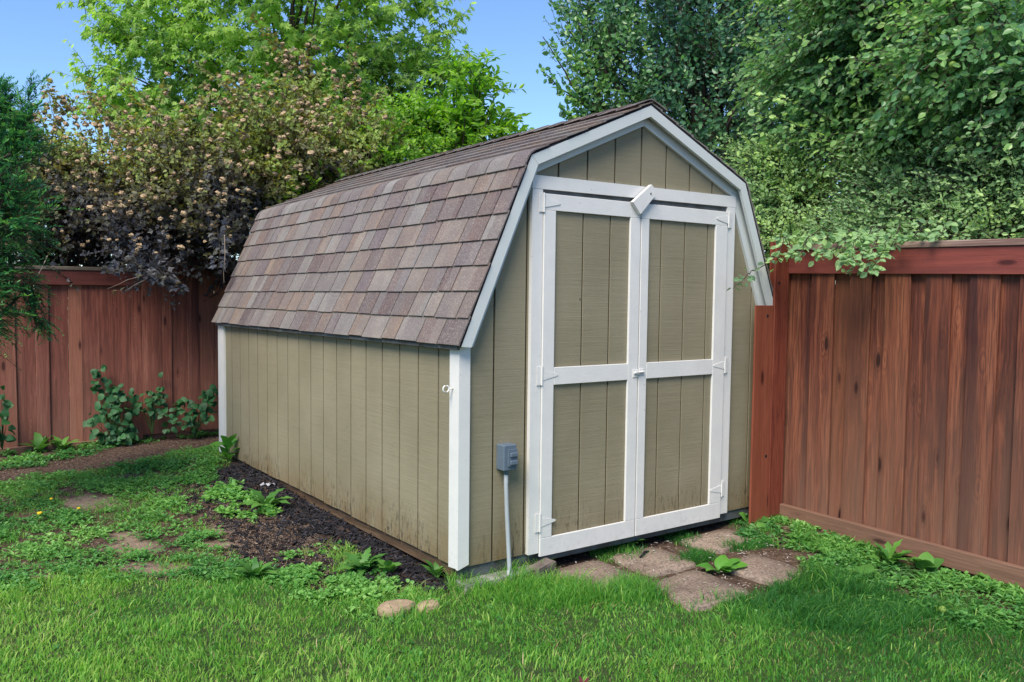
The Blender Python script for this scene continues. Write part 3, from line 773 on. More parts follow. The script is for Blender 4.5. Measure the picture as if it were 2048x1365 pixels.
gf = lambda P: np.clip((P[:, 2] - 5.0) * .07, -.3, .3) + .10 * np.sin(P[:, 0] * 2.3 + P[:, 2] * 1.7) - .12 * (P[:, 0] - cx) / 3  # top-left light painted into the leaf colour: lighter upwards and to the left
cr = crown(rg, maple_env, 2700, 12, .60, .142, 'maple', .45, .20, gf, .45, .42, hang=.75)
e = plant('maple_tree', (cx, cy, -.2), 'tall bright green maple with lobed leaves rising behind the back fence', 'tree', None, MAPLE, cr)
limbs(rg, (cx, cy, -.3), (cx + .3, cy, 7.6), cr[2][0], .10, BARK, e, 34)

# upright dark pear-like tree behind the shed, on the right of the sky gap
rg = R_(22)
dk_env = [E(1330, 60, 9.5, 200, 190), E(1250, 150, 9.2, 110, 110), E(1420, 230, 9.0, 170, 140), E(1600, 260, 8.6, 170, 150), E(1480, 40, 9.6, 220, 200), E(1200, 20, 9.4, 80, 130), E(1350, -150, 9.6, 200, 150), E(1590, 400, 8.4, 140, 90), E(1640, 60, 9.6, 170, 170), E(1180, 210, 9.0, 40, 40), E(1850, 160, 9.6, 210, 260), E(2050, 300, 9.5, 180, 200)]
PEAR = m_leaf('dark_pear_leaves', [(.032, .105, .070), (.068, .185, .095), (.145, .32, .11), (.33, .50, .11)], .33, 0.45, (1.25, 1.4, .9), .55)
cp = at(1400, 500, 9.3)
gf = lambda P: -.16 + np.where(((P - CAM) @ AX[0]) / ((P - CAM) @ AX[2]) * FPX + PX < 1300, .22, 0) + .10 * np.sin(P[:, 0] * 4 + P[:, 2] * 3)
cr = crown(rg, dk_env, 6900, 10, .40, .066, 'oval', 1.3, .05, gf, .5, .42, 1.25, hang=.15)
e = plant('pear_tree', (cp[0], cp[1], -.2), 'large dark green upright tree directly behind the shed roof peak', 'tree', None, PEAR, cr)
limbs(rg, (cp[0], cp[1], -.3), (cp[0], cp[1], 5.5), cr[2][0], .13, BARKD, e, 46, tr=.15)

# spires sticking out of it into the sky gap
rg = R_(23)
for (u0, v0, u1, v1) in [(1200, 190, 1150, 40), (1230, 120, 1190, -60), (1190, 230, 1085, 95), (1210, 240, 1080, 165), (1240, 240, 1130, 210), (1260, 60, 1240, -60), (1170, 240, 1120, 240), (1180, 150, 1140, 130), (1240, 180, 1130, 70)]:
    a = at(u0, v0, 9.1); b = at(u1, v1, 9.0); n = 30; s = np.linspace(0, 1, 8)[:, None]
    Pt = a + (b - a) * s + np.array([0, 0, .12]) * (s ** 2) + rg.normal(size=(8, 3)) * .012; V, F = tube(Pt, .012 * (1 - .8 * s[:, 0]) + .002, 4); mesh('shoot_stem', V, F, BARKD, e)
    tt = rg.random(n * 2) ** .8; Pl = a + (b - a) * tt[:, None] + np.array([0, 0, .12]) * (tt ** 2)[:, None] + rg.normal(size=(2 * n, 3)) * .03
    V, F, A = (leaves(Pl, unit(b - a) * .5 + rg.normal(size=Pl.shape) * .7, np.array([0, 0, .6]) + rg.normal(size=Pl.shape) * .6, .075 * (.7 + .5 * rg.random(2 * n)), 'oval', .45 + .4 * rg.random(2 * n), 1.2)); mesh('shoot_leaves', V, F, PEAR, e, False, {'g': A})

# apple tree reaching in from the right
rg = R_(24)
ap_env = [E(1760, 90, 6.3, 170, 120), E(1960, 60, 5.2, 170, 130), E(1880, 260, 6.0, 190, 110), E(2050, 180, 5.0, 120, 120), E(1700, 210, 6.6, 120, 70), E(1620, 160, 6.9, 80, 60), E(1850, -80, 6.0, 260, 90), E(1720, -20, 6.6, 130, 80), E(1560, 120, 7.0, 60, 40), E(1620, 230, 6.8, 90, 40)]
APPLE = m_leaf('apple_leaves', [(.055, .15, .085), (.11, .26, .115), (.22, .41, .13), (.37, .54, .16)], .30, 0.45, (1.25, 1.4, .9), .5)
ca = at(1990, 300, 6.0)
uu = lambda P: ((P - CAM) @ AX[0]) / ((P - CAM) @ AX[2]) * FPX + PX
gf = lambda P: .06 - .14 * np.clip((P[:, 2] - 3.6), -1, 1) * 0 + .14 * np.sin(P[:, 0] * 3 + P[:, 1] * 2 + P[:, 2] * 4)
cr = crown(rg, ap_env, 2500, 14, .46, .064, 'oval', .1, .30, gf, .35, .45, 1.15, bias=tuple(-AX[0] * .55), hang=.25)
e = plant('apple_tree', (ca[0], ca[1], -.2), 'leafy apple tree arching in at the upper right corner over the fence', 'tree', None, APPLE, cr, twig=BARK)
limbs(rg, (ca[0] + .5, ca[1], -.3), (ca[0] - .1, ca[1], 3.6), cr[2][0], .10, BARK, e, 26)
FRUIT = m_plain('green_apple_skin', (.17, .27, .05), .4, .2, 30, .05)
def ball(c, r, n=8, m=6, sq=1.0, rough=0.0, rr=None):
    V = []; F = []
    for j in range(1, m):
        ph = math.pi * j / m
        for i in range(n):
            t = 2 * math.pi * i / n; k = 1 + (rough * (rr.random() - .5) if rr else 0)
            V.append((c[0] + r * k * math.sin(ph) * math.cos(t), c[1] + r * k * math.sin(ph) * math.sin(t), c[2] + r * k * math.cos(ph) * sq))
    a = len(V); V.append((c[0], c[1], c[2] + r * sq)); V.append((c[0], c[1], c[2] - r * sq))
    for j in range(m - 2):
        for i in range(n): F.append([j * n + i, (j + 1) * n + i, (j + 1) * n + (i + 1) % n, j * n + (i + 1) % n])
    for i in range(n): F += [[a, i, (i + 1) % n], [a + 1, (m - 2) * n + (i + 1) % n, (m - 2) * n + i]]
    return np.array(V), F
for (u, v, t) in [(1812, 198, 5.2), (1860, 35, 5.0), (1830, 40, 5.1), (1740, 110, 5.5), (1790, 155, 5.3), (1905, 130, 4.9), (1960, 60, 4.6), (1710, 70, 5.8)]:
    V, F = ball(at(u, v, t), .021, 10, 8); mesh('apple', V, F, FRUIT, e, True)

# small-leaved hedge over the right fence (three bushes)
HEDGE = m_leaf('cotoneaster_leaves', [(.085, .17, .09), (.18, .32, .145), (.31, .48, .20), (.46, .64, .19)], .5, 0.4, (1.25, 1.4, .9), .35)
def bush(seed, env, ntw, loc, label, gofs=0.0, nl=17, tl=.46, ls=.038):
    rg = R_(seed); gf = lambda P: gofs + .10 * np.sin(P[:, 0] * 6 + P[:, 2] * 5) + .10 * np.sin(P[:, 1] * 4)
    cr = crown(rg, env, ntw, nl, tl, ls, 'oval', .45, .22, gf, .3, .45, 1.1, bias=tuple(-AX[0] * .5 + np.array([0, 0, .15])))
    e = plant('hedge_shrub', loc, label, 'shrub', 'small-leaved shrubs crowding behind the right fence', HEDGE, cr)
    limbs(rg, (loc[0], loc[1], -.2), (loc[0], loc[1], 1.6), cr[2][0], .035, BARKD, e, 26, 'stems', .05)
    return e
h1 = bush(31, [E(1570, 400, 6.8, 80, 70), E(1540, 330, 6.9, 55, 40), E(1520, 430, 6.7, 35, 40), E(1590, 480, 6.3, 80, 28), E(1500, 320, 7.0, 20, 25)], 1150, (3.0, 1.1, -.15), 'small bright-leaved shrub rising just right of the shed roof edge', .16)
h2 = bush(32, [E(1800, 400, 5.9, 95, 70), E(1730, 475, 5.8, 100, 28), E(1850, 350, 6.2, 120, 60), E(1700, 285, 6.5, 50, 18), E(1800, 330, 6.3, 90, 35), E(1830, 440, 5.6, 90, 50)], 1900, (3.1, .2, -.15), 'grey-green small-leaved shrub spilling over the middle of the right fence', .02)
h3 = bush(33, [E(1960, 390, 5.4, 130, 80), E(2060, 330, 5.2, 120, 90), E(1930, 455, 5.2, 100, 35), E(2080, 440, 5.0, 90, 50)], 1500, (3.1, -.8, -.15), 'dense small-leaved shrub at the right edge, low over the weathered cap', -.02)
def sprig(paths, leafmat, parent, seed, ls=.04, dens=60, kind='oval', g0=.4, stem=BARKD, name='shoot', r=.004):
    rg = R_(seed)
    for P in paths:
        P = np.array(P); n = len(P); tt = np.linspace(0, n - 1, 24); i = np.minimum(tt.astype(int), n - 2); f = (tt - i)[:, None]
        Q = P[i] * (1 - f) + P[i + 1] * f; Q += rg.normal(size=Q.shape) * .004
        V, F = tube(Q, np.linspace(r, r * .35, 24), 5); mesh(name + '_stem', V, F, stem, parent)
        ln = np.linalg.norm(np.diff(P, axis=0), axis=1).sum(); m = int(dens * ln)
        k = rg.integers(1, 24, m); Dv = unit(Q[k] - Q[k - 1]); sd_ = np.where(rg.random(m) < .5, 1, -1)[:, None]
        A = unit(np.cross(Dv, np.array([0, 0, 1.]) + rg.normal(size=(m, 3)) * .4))
        V, F, A = leaves(Q[k] + A * sd_ * rg.random((m, 1)) * ls * .8, Dv * .5 + A * sd_ + rg.normal(size=(m, 3)) * .3 + np.array([0, 0, -.25]), np.array([-.3, -.5, .7]) + rg.normal(size=(m, 3)) * .4, ls * (.7 + .5 * rg.random(m)), kind, np.clip(g0 + .3 * (rg.random(m) - .4), 0, 1), 1.25)
        mesh(name + '_leaves', V, F, leafmat, parent, False, {'g': A})
sprig([[at(1560, 500, 5.35), at(1530, 530, 5.2), at(1502, 545, 5.0), at(1485, 560, 4.85), at(1466, 577, 4.8)]], HEDGE, h1, 41, .036, 34, g0=.1)
sprig([[at(1760, 455, 5.1), at(1720, 490, 4.85), at(1700, 515, 4.75), at(1690, 520, 4.7)], [at(1800, 450, 5.0), at(1790, 480, 4.8), at(1760, 515, 4.65), at(1738, 545, 4.6)], [at(1700, 460, 5.2), at(1670, 500, 5.0), at(1640, 505, 4.9)], [at(1740, 460, 5.0), at(1725, 510, 4.75), at(1715, 540, 4.7)],
       [at(1860, 440, 4.9), at(1830, 470, 4.7), at(1800, 478, 4.7)], [at(1900, 440, 4.8), at(1880, 475, 4.6)], [at(1640, 455, 5.4), at(1600, 500, 5.2), at(1580, 515, 5.1)]], HEDGE, h2, 42, .046, 75, g0=.45)
rs_ = R_(77); ov = []
for u0 in (1585, 1625, 1665, 1700, 1735, 1770, 1790):
    t0 = 5.3 - (u0 - 1585) / 463 * .95; dr = rs_.uniform(25, 62) if u0 < 1800 else rs_.uniform(10, 26); lf_ = rs_.uniform(15, 50)
    a_ = at(u0, 468, t0 + .15); b_ = at(u0 - lf_ * .5, 478, t0 - .12); c_ = at(u0 - lf_, 482 + dr, t0 - .22); ov.append([a_, b_, c_])
sprig(ov, HEDGE, h2, 44, .040, 95, g0=.5)
sprig([[at(1560, 420, 6.6), at(1530, 340, 6.6), at(1518, 262, 6.6)], [at(1580, 400, 6.6), at(1560, 330, 6.6), at(1552, 275, 6.6)], [at(1600, 400, 6.5), at(1625, 350, 6.5), at(1640, 330, 6.5)], [at(1530, 400, 6.6), at(1500, 330, 6.6), at(1485, 295, 6.6)], [at(1640, 270, 6.2), at(1560, 235, 6.1), at(1500, 230, 6.0)], [at(1660, 240, 6.2), at(1580, 200, 6.1), at(1500, 190, 6.0)], [at(1545, 380, 6.6), at(1535, 320, 6.6), at(1500, 280, 6.6)]], HEDGE, h1, 43, .048, 60, g0=.75)

# ninebark shrubs over the back fence
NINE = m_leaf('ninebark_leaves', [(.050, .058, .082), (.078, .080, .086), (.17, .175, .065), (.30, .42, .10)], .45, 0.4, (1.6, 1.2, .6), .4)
FLOW = m_plain('tan_flower_cluster', (.50, .37, .24), .9, .4, 90, .6, dark=(.30, .20, .11))
flower_me = []
rf_ = random.Random(3)
for i in range(3):
    V, F = ball((0, 0, 0), 1.0, 8, 6, .75, .9, rf_); me = bpy.data.meshes.new('flower_head'); me.from_pydata([tuple(v) for v in V], [], F); me.materials.append(FLOW); flower_me.append(me)
def ninebark(seed, env, ntw, loc, label, zc, nfl, shoots):
    rg = R_(seed)
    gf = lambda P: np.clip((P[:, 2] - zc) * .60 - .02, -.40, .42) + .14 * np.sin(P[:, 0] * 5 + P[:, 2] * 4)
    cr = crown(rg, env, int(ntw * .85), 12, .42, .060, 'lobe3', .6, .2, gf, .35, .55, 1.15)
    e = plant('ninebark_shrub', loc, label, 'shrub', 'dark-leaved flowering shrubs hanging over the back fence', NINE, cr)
    limbs(rg, (loc[0], loc[1], -.2), (loc[0], loc[1], 1.9), cr[2][0], .04, BARKD, e, 30, 'stems', .05)
    if shoots: sprig([[at(*q) for q in s] for s in shoots], NINE, e, seed + 100, .058, 55, 'lobe3', .78, name='arching_shoot', r=.006)
    rs_ = R_(seed + 7); auto = []
    for _ in range(26):
        q = env[rs_.integers(0, len(env))]; 
        if q[2] < zc - .25: continue
        a = np.array([q[0] + rs_.uniform(-.6, .6) * q[3], q[1] - .3 * q[4], q[2] + .5 * q[5]]); hgt_ = rs_.uniform(.35, .85); dxy = -AX[0] * rs_.uniform(-.25, .6)
        auto.append([a, a + dxy * .35 + np.array([0, 0, hgt_ * .6]), a + dxy * .9 + np.array([0, 0, hgt_])])
    sprig(auto, NINE, e, seed + 200, .055, 75, 'lobe3', .7, name='arching_shoot', r=.005)
    # flower heads sit at twig ends on the side that looks to the yard
    B0, TD, rad = cr[2]; tip = B0 + TD * .40
    sc = (CAM - tip); front = -(tip - np.array(loc)) @ AX[2] * .5 + rad * 1.0 + rg.random(len(tip)) * .6
    zok = tip[:, 2] > 1.45
    order = np.argsort(-(front + zok * 5))[:nfl]
    pts = list(tip[order])
    for a in [[at(*q) for q in s] for s in (shoots or [])] + auto:
        for k in range(5): f = .25 + .75 * rg.random(); j = min(int(f * (len(a) - 1)), len(a) - 2); q = f * (len(a) - 1) - j; pts.append(a[j] * (1 - q) + a[j + 1] * q + rg.normal(size=3) * .05)
    for p in pts:
        o = bpy.data.objects.new('flower_head', flower_me[rg.integers(0, 3)]); COL.objects.link(o); o.parent = e; r = .024 * rg.uniform(.6, 1.2)
        o.location = p - np.array(loc) + np.array([0, 0, .015]); o.scale = (r, r, r); o.rotation_euler = (rg.uniform(-.6, .6), rg.uniform(-.6, .6), rg.uniform(0, 6))
    return e
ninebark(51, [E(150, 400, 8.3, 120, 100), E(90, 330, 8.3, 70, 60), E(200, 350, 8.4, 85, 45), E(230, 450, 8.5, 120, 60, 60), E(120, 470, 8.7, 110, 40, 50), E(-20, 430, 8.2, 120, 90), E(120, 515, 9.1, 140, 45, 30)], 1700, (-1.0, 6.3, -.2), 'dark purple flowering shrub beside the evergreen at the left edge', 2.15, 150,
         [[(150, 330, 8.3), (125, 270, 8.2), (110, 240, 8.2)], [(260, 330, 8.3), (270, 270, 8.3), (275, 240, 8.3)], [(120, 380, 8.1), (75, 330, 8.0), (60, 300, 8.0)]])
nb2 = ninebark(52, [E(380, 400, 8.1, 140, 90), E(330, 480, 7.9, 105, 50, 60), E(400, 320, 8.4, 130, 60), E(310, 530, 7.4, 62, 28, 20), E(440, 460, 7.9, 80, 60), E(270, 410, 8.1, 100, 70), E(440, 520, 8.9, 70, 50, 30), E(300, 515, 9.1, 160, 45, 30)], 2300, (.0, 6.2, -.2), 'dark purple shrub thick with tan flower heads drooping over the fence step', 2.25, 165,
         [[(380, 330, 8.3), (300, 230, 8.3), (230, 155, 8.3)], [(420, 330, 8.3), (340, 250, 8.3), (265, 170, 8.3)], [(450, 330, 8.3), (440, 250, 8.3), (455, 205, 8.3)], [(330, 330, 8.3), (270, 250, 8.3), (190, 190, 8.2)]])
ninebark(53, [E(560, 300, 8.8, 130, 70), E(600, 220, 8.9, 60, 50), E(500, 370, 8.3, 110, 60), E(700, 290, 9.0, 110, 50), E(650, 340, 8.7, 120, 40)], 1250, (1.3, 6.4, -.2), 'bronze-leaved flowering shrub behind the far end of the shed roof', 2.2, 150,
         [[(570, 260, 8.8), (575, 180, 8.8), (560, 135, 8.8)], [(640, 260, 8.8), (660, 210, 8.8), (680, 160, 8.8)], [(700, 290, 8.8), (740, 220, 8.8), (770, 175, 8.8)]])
sprig([[at(430, 440, 7.4), at(440, 490, 7.2), at(437, 540, 7.0)], [at(300, 520, 7.3), at(340, 560, 7.0), at(362, 580, 6.9)], [at(260, 520, 7.3), at(300, 550, 7.0), at(335, 560, 6.9)], [at(250, 500, 7.4), at(240, 530, 7.2), at(225, 545, 7.1)]], NINE, nb2, 99, .06, 90, 'lobe3', .15, name='drooping_shoot')
rg = R_(58)  # filler hedge, added to block bright sky showing through the fence and shrubs
cr = crown(rg, [(-2.2, 8.6, .9, .9, .5, 1.2), (-1.1, 8.7, .9, .9, .5, 1.15), (0.0, 8.6, .9, .9, .5, 1.25), (1.1, 8.8, .9, .9, .5, 1.2), (2.2, 8.7, .9, .9, .5, 1.2)], 1900, 9, .40, .090, 'oval', .5, .2, lambda P: -.25 + 0 * P[:, 0], .55, .1, 1.4)
e = plant('filler_hedge', (0, 8.7, -.2), 'dark filler hedge added to block bright sky between the back fence and the flowering shrubs', 'hedge', None, PEAR, cr)
limbs(rg, (0, 8.7, -.2), (0, 8.7, 1.2), cr[2][0], .05, BARKD, e, 26, 'stems', .05)
# bright green shrub and ash saplings
BRIGHT = m_leaf('bright_green_leaves', [(0.047, 0.132, 0.031), (0.093, 0.233, 0.028), (0.171, 0.358, 0.031), (0.310, 0.513, 0.047)], .42, 0.5, (1.3, 1.5, .4))
rg = R_(61)
cr = crown(rg, [E(640, 380, 8.9, 110, 40), E(780, 320, 9.2, 110, 45), E(540, 420, 8.6, 60, 40), E(800, 250, 9.6, 70, 40), E(900, 300, 9.6, 70, 25)], 800, 12, .4, .062, 'oval', .5, .2, lambda P: .18 + 0 * P[:, 0], .35, .3, 1.2)
p = at(700, 500, 9.0)
e = plant('green_shrub', (p[0], p[1], -.2), 'low bright green shrub peeping over the shed roof at its far end', 'shrub', None, BRIGHT, cr)
limbs(rg, (p[0], p[1], -.2), (p[0], p[1], 2.0), cr[2][0], .03, BARKD, e, 16, 'stems', .05)
rg = R_(62)
cr = crown(rg, [E(950, 200, 9.6, 65, 60), E(900, 240, 9.7, 70, 40), E(970, 250, 9.5, 60, 35), E(840, 240, 9.8, 50, 40), E(935, 140, 9.7, 40, 30), E(1010, 275, 9.4, 30, 15)], 210, 13, .5, .12, 'lance', .7, .35, lambda P: .2 + 0 * P[:, 0], .25, .3, 1.3)
p = at(930, 500, 9.7)
e = plant('ash_sapling', (p[0], p[1], -.2), 'young tree with narrow bright leaflets below the sky gap behind the shed ridge', 'tree', None, BRIGHT, cr)
limbs(rg, (p[0], p[1], -.2), (p[0], p[1], 3.5), cr[2][0], .04, BARK, e, 22, tr=.2)

# yew at the left edge
YEW = m_leaf('yew_needles', [(.015, .09, .05), (.045, .20, .08), (.11, .35, .10), (.27, .55, .12)], .4, 0.35, (1.25, 1.4, .9), .4)
rg = R_(71)
yenv = np.array([E(-82, 340, 5.4, 110, 170), E(-2, 440, 5.2, 70, 80), E(-52, 590, 5.1, 65, 65), E(-17, 330, 5.4, 50, 50), E(-62, 200, 5.5, 60, 50), E(-17, 540, 5.2, 30, 50), E(-47, 635, 5.0, 60, 30), E(-142, 450, 5.3, 150, 230)])
n = 3900; vol = (yenv[:, 3] * yenv[:, 5]); pk = rg.choice(len(yenv), n, p=vol / vol.sum()); d = unit(rg.normal(size=(n, 3)))
B = yenv[pk, :3] + d * yenv[pk, 3:6] * ((.55 + .5 * rg.random(n)) * (1 + .32 * np.sin(d[:, 2] * 9 + d[:, 0] * 6)))[:, None]
TD = unit(d * .9 + np.array([.15, -.1, .35]) + rg.normal(size=(n, 3)) * .35); Ln = .15 * (.6 + .9 * rg.random(n))
for (u0, v0, u1, v1) in [(-5, 330, 75, 165), (0, 340, 45, 235), (10, 320, 70, 215), (0, 300, 15, 170), (40, 340, 75, 270), (60, 600, 88, 650), (50, 560, 75, 600), (-5, 250, 5, 175), (30, 300, 55, 200)]:
    m = 36; s = rg.random(m)[:, None]; a = at(u0, v0, 5.3); b = at(u1, v1, 5.3)
    B = np.concatenate([B, a + (b - a) * s + rg.normal(size=(m, 3)) * .02]); TD = np.concatenate([TD, unit(unit(b - a) + rg.normal(size=(m, 3)) * .5)]); Ln = np.concatenate([Ln, np.full(m, .10)])
n = len(B); nn = 22; ti = np.repeat(np.arange(n), nn); tt = np.tile(np.linspace(.05, 1, nn), n); sd_ = np.tile(np.where(np.arange(nn) % 2, 1., -1.), n)
bend = np.stack([0 * Ln, 0 * Ln, -.25 * Ln], -1)
P = B[ti] + TD[ti] * (Ln[ti] * tt)[:, None] + bend[ti] * (tt ** 2)[:, None]; A = unit(np.cross(TD, [0.1, 0.1, 1.]) + rg.normal(size=(n, 3)) * .3)[ti]
LD = TD[ti] * .7 + A * sd_[:, None] + rg.normal(size=P.shape) * .15
hz = np.clip((rg.random(n)[ti] * .35) + .75 * tt ** 2 * (rg.random(n)[ti]) + .15 * (TD[ti][:, 2]), 0, 1)
Vn, Fn, An = leaves(P, LD, np.array([0, 0, 1.]) + rg.normal(size=P.shape) * .3, .034 * (.7 + .5 * rg.random(len(P))), 'needle', hz, 2.3)
tw = twig_tubes(B, TD, Ln, np.full(n, .0025), bend, 2)
py = at(-90, 600, 5.3)
e = plant('yew_tree', (py[0], py[1], -.16), 'dark green needle-leaved evergreen cut off by the left edge', 'tree', None, YEW, ((Vn, Fn, An), tw, None), twig=BARKD)
limbs(rg, (py[0], py[1], -.2), (py[0], py[1], 2.2), B, .07, BARK, e, 40, tr=.1)

# bare twigs hanging at the back fence
def bare(paths, label, r=.0035):
    p0 = np.array(paths[0][0]); e = empty('dry_twig', tuple(p0), label, 'twig')
    V, F = join([tube(np.array(p), np.linspace(r, r * .4, len(p)), 5) for p in paths]); mesh('stem', V, F, TWIGP, e)
bare([[at(95 + 0, 512, 7.2), at(85, 535, 7.15), at(75, 552, 7.1), at(66, 562, 7.1)]], 'pale bare twig hanging over the rail near the evergreen', .005)
bare([[at(285, 552, 7.1), at(255, 560, 7.0), at(235, 570, 7.0), at(215, 578, 7.0)], [at(290, 560, 7.1), at(270, 570, 7.0), at(250, 582, 7.0)]], 'forked bare twig below the drooping flower heads on the back rail', .0035)
bare([[at(449, 470, 7.1), at(450, 510, 7.0), at(447, 545, 7.0), at(448, 566, 7.0)]], 'long thin pale twig hanging beside the shed roof edge', .004)

# ---------------------------------------------------------------- broad-leaved plants whose leaves are parts
def leaf_obj_mesh(name, mat, wid=.5, wave=.06, seg=5, heart=False, toothed=0.0, curl=.35, cup=.12):
    V = []; F = []
    for i in range(seg + 1):
        t = i / seg
        w_ = wid * .5 * (math.sin(math.pi * min(1, t ** (.62 if heart else .8))) ** .75 if 0 < t < 1 else 0)
        if heart and i == 0: w_ = wid * .18
        if toothed and 0 < i < seg: w_ *= 1 + toothed * (1 if i % 2 else -1)
        z = curl * (t * .6 - t * t) ; ww = wave * math.sin(t * 9)
        V += [(-w_, t, z + cup * w_ + ww * w_ * 2), (0, t, z), (w_, t, z + cup * w_ - ww * w_ * 2)]
    for i in range(seg):
        a = 3 * i; F += [[a, a + 1, a + 4, a + 3], [a + 1, a + 2, a + 5, a + 4]]
    me = bpy.data.meshes.new(name); me.from_pydata(V, [], F); me.materials.append(mat)
    for p in me.polygons: p.use_smooth = True
    return me
LG = m_leaf1('broad_weed_leaf', (.05, .17, .03), (.12, .29, .045), .55)
LD_ = m_leaf1('shaded_vine_leaf', (.014, .085, .030), (.04, .155, .042), .6)
LB = m_leaf1('fresh_green_leaf', (.07, .24, .03), (.12, .32, .04))
ROS = leaf_obj_mesh('rosette_leaf', LG, .34, .10, 6, curl=.75)
DAND = leaf_obj_mesh('toothed_leaf', LG, .30, .12, 9, toothed=.32, curl=.7)
BURD = leaf_obj_mesh('broad_leaf', LB, .52, .08, 6, curl=.5)
HEART = leaf_obj_mesh('heart_leaf', LD_, .85, .05, 5, True, curl=.3)
HEARTG = leaf_obj_mesh('heart_leaf_green', LG, .85, .05, 5, True, curl=.3)
def place_leaf(me, parent, p, D, N, size):
    D = np.array(D, float); D /= np.linalg.norm(D); N = np.array(N, float); N -= (N @ D) * D; N /= np.linalg.norm(N) + 1e-9; X = np.cross(D, N)
    o = bpy.data.objects.new('leaf', me); COL.objects.link(o); o.parent = parent
    p = np.array(p) - ORG[parent.name]
    m = Matrix.Identity(4)
    for i in range(3): m[i][0], m[i][1], m[i][2], m[i][3] = X[i] * size, D[i] * size, N[i] * size, p[i]
    o.matrix_local = m
    return o
STEMG = m_plain('green_stem', (.05, .10, .03), .6, .2, 30, .1)
def rosette(u, v, n, size, me, label, tilt=(.25, .95), seed=0, name='weed_plant', cat='weed', group='broad-leaved weeds in the yard', h=0.0):
    rg = random.Random(seed * 7 + 1); g0 = G(u, v); g0 = np.array([g0[0], g0[1], float(ground_z(g0[0], g0[1]))])
    e = empty(name, tuple(g0), label, cat, group)
    for i in range(n):
        a = i * 2.4 + rg.uniform(-.3, .3); t = rg.uniform(*tilt); D = (math.cos(a) * math.cos(t), math.sin(a) * math.cos(t), math.sin(t))
        N = (-math.cos(a) * math.sin(t) + rg.uniform(-.25, .25), -math.sin(a) * math.sin(t) + rg.uniform(-.25, .25), math.cos(t))
        place_leaf(me, e, g0 + np.array([math.cos(a) * .008, math.sin(a) * .008, .004 + h * i / n]), D, N, size * rg.uniform(.65, 1.1))
    V, F = tube([g0 - np.array([0, 0, .02]), g0 + np.array([0, 0, .012 + h])], [.006, .004], 6); mesh('stem', V, F, STEMG, e)
    return e
rosette(458, 925, 11, .17, BURD, 'fresh bright green plant with broad leaves at the far shed corner', (.1, 1.1), 1, h=.16)
rosette(532, 1018, 16, .19, DAND, 'bright leafy weed rosette growing on the black mulch', (.2, 1.0), 2)
rosette(80, 905, 10, .22, ROS, 'dark leafy rosette at the foot of the back fence on the left', (.5, 1.2), 3)
rosette(122, 902, 8, .20, ROS, 'second dark rosette on the back fence foot, nearer the shed', (.4, 1.2), 4)
rosette(1778, 1135, 16, .17, DAND, 'tall toothed dandelion plant against the kick board of the right fence', (.6, 1.3), 5)
rosette(1438, 1146, 9, .15, BURD, 'broad-leaved plantain growing between two paving slabs', (.15, .8), 6)
rosette(1850, 1150, 10, .11, HEARTG, 'leafy clump right of the toothed dandelion by the right fence', (.3, 1.0), 7, h=.05)
rosette(1690, 1105, 9, .14, DAND, 'toothed weed on the soil left of the tall dandelion', (.15, .7), 8)
rosette(1600, 1085, 8, .12, ROS, 'low weed near the right fence corner post', (.2, .9), 9)
rosette(850, 1150, 14, .13, DAND, 'yellow-green tuft of toothed leaves at the lower edge of the mulch', (.3, 1.1), 10) if False else None
rosette(725, 1145, 20, .15, DAND, 'bright tuft of narrow toothed leaves on the lower edge of the mulch', (.3, 1.1), 10)
rosette(775, 1150, 8, .08, HEARTG, 'small round-leaved seedling touching the black mulch', (.4, 1.1), 11, h=.05)
rosette(510, 1160, 14, .14, ROS, 'pointed leafy tuft where the lawn meets bare soil on the left', (.5, 1.2), 12)
rosette(1730, 1165, 9, .10, HEARTG, 'clump of round leaves at the lawn edge below the tall dandelion', (.2, .9), 13, h=.04)
rosette(870, 1160, 7, .10, ROS, 'slender seedling at the shed corner in the mulch', (.7, 1.3), 14, h=.04)
rosette(330, 872, 12, .14, DAND, 'fern-like weed at the foot of the back fence gap', (.5, 1.2), 15)
rosette(1985, 1175, 9, .11, ROS, 'low weed in the dark gap under the right fence near the frame edge', (.3, 1.0), 16)
rosette(1255, 1100, 12, .13, ROS, 'dark grassy weed growing out of the slab joint below the doors', (.3, 1.1), 17)
# creeping plants: clumps of heart leaves
def clump(name, blobs, n, size, me, label, base, face=(-.5, -.8, .5), seed=1, group='climbing weeds on the fences', cat='weed'):
    rg = R_(seed); e = empty(name, tuple(base), label, cat, group)
    blobs = np.array(blobs); w_ = blobs[:, 3] * blobs[:, 5]; st = []
    for i in range(n):
        b = blobs[rg.choice(len(blobs), p=w_ / w_.sum())]; d = rg.normal(size=3); d /= np.linalg.norm(d)
        p = b[:3] + d * b[3:6] * rg.uniform(.5, 1.0)
        D = np.array([rg.normal() * .6 + d[0] * .5, -.4 + rg.normal() * .3, -.45 + rg.normal() * .45]); N = np.array(face) + rg.normal(size=3) * .38
        place_leaf(me, e, p, D, N, size * rg.uniform(.6, 1.15)); st.append(p)
    parts = []
    b0 = np.array(base)
    for i in range(0, n, 4):
        q = st[i]; s = np.linspace(0, 1, 5)[:, None]; m = (b0 + q) / 2 + np.array([0, 0, .05]); parts.append(tube((1 - s) ** 2 * b0 + 2 * s * (1 - s) * m + s * s * q, np.linspace(.004, .0015, 5), 4))
    V, F = join(parts); mesh('stems', V, F, STEMG, e)
    return e
def B_(u, v, y, ru, rv, dep=.05):
    p = hity(u, v, y); t = (p - CAM) @ AX[2]; return (p[0], p[1], p[2], ru * t / FPX, dep, rv * t / FPX)
b = hity(230, 895, 5.36)
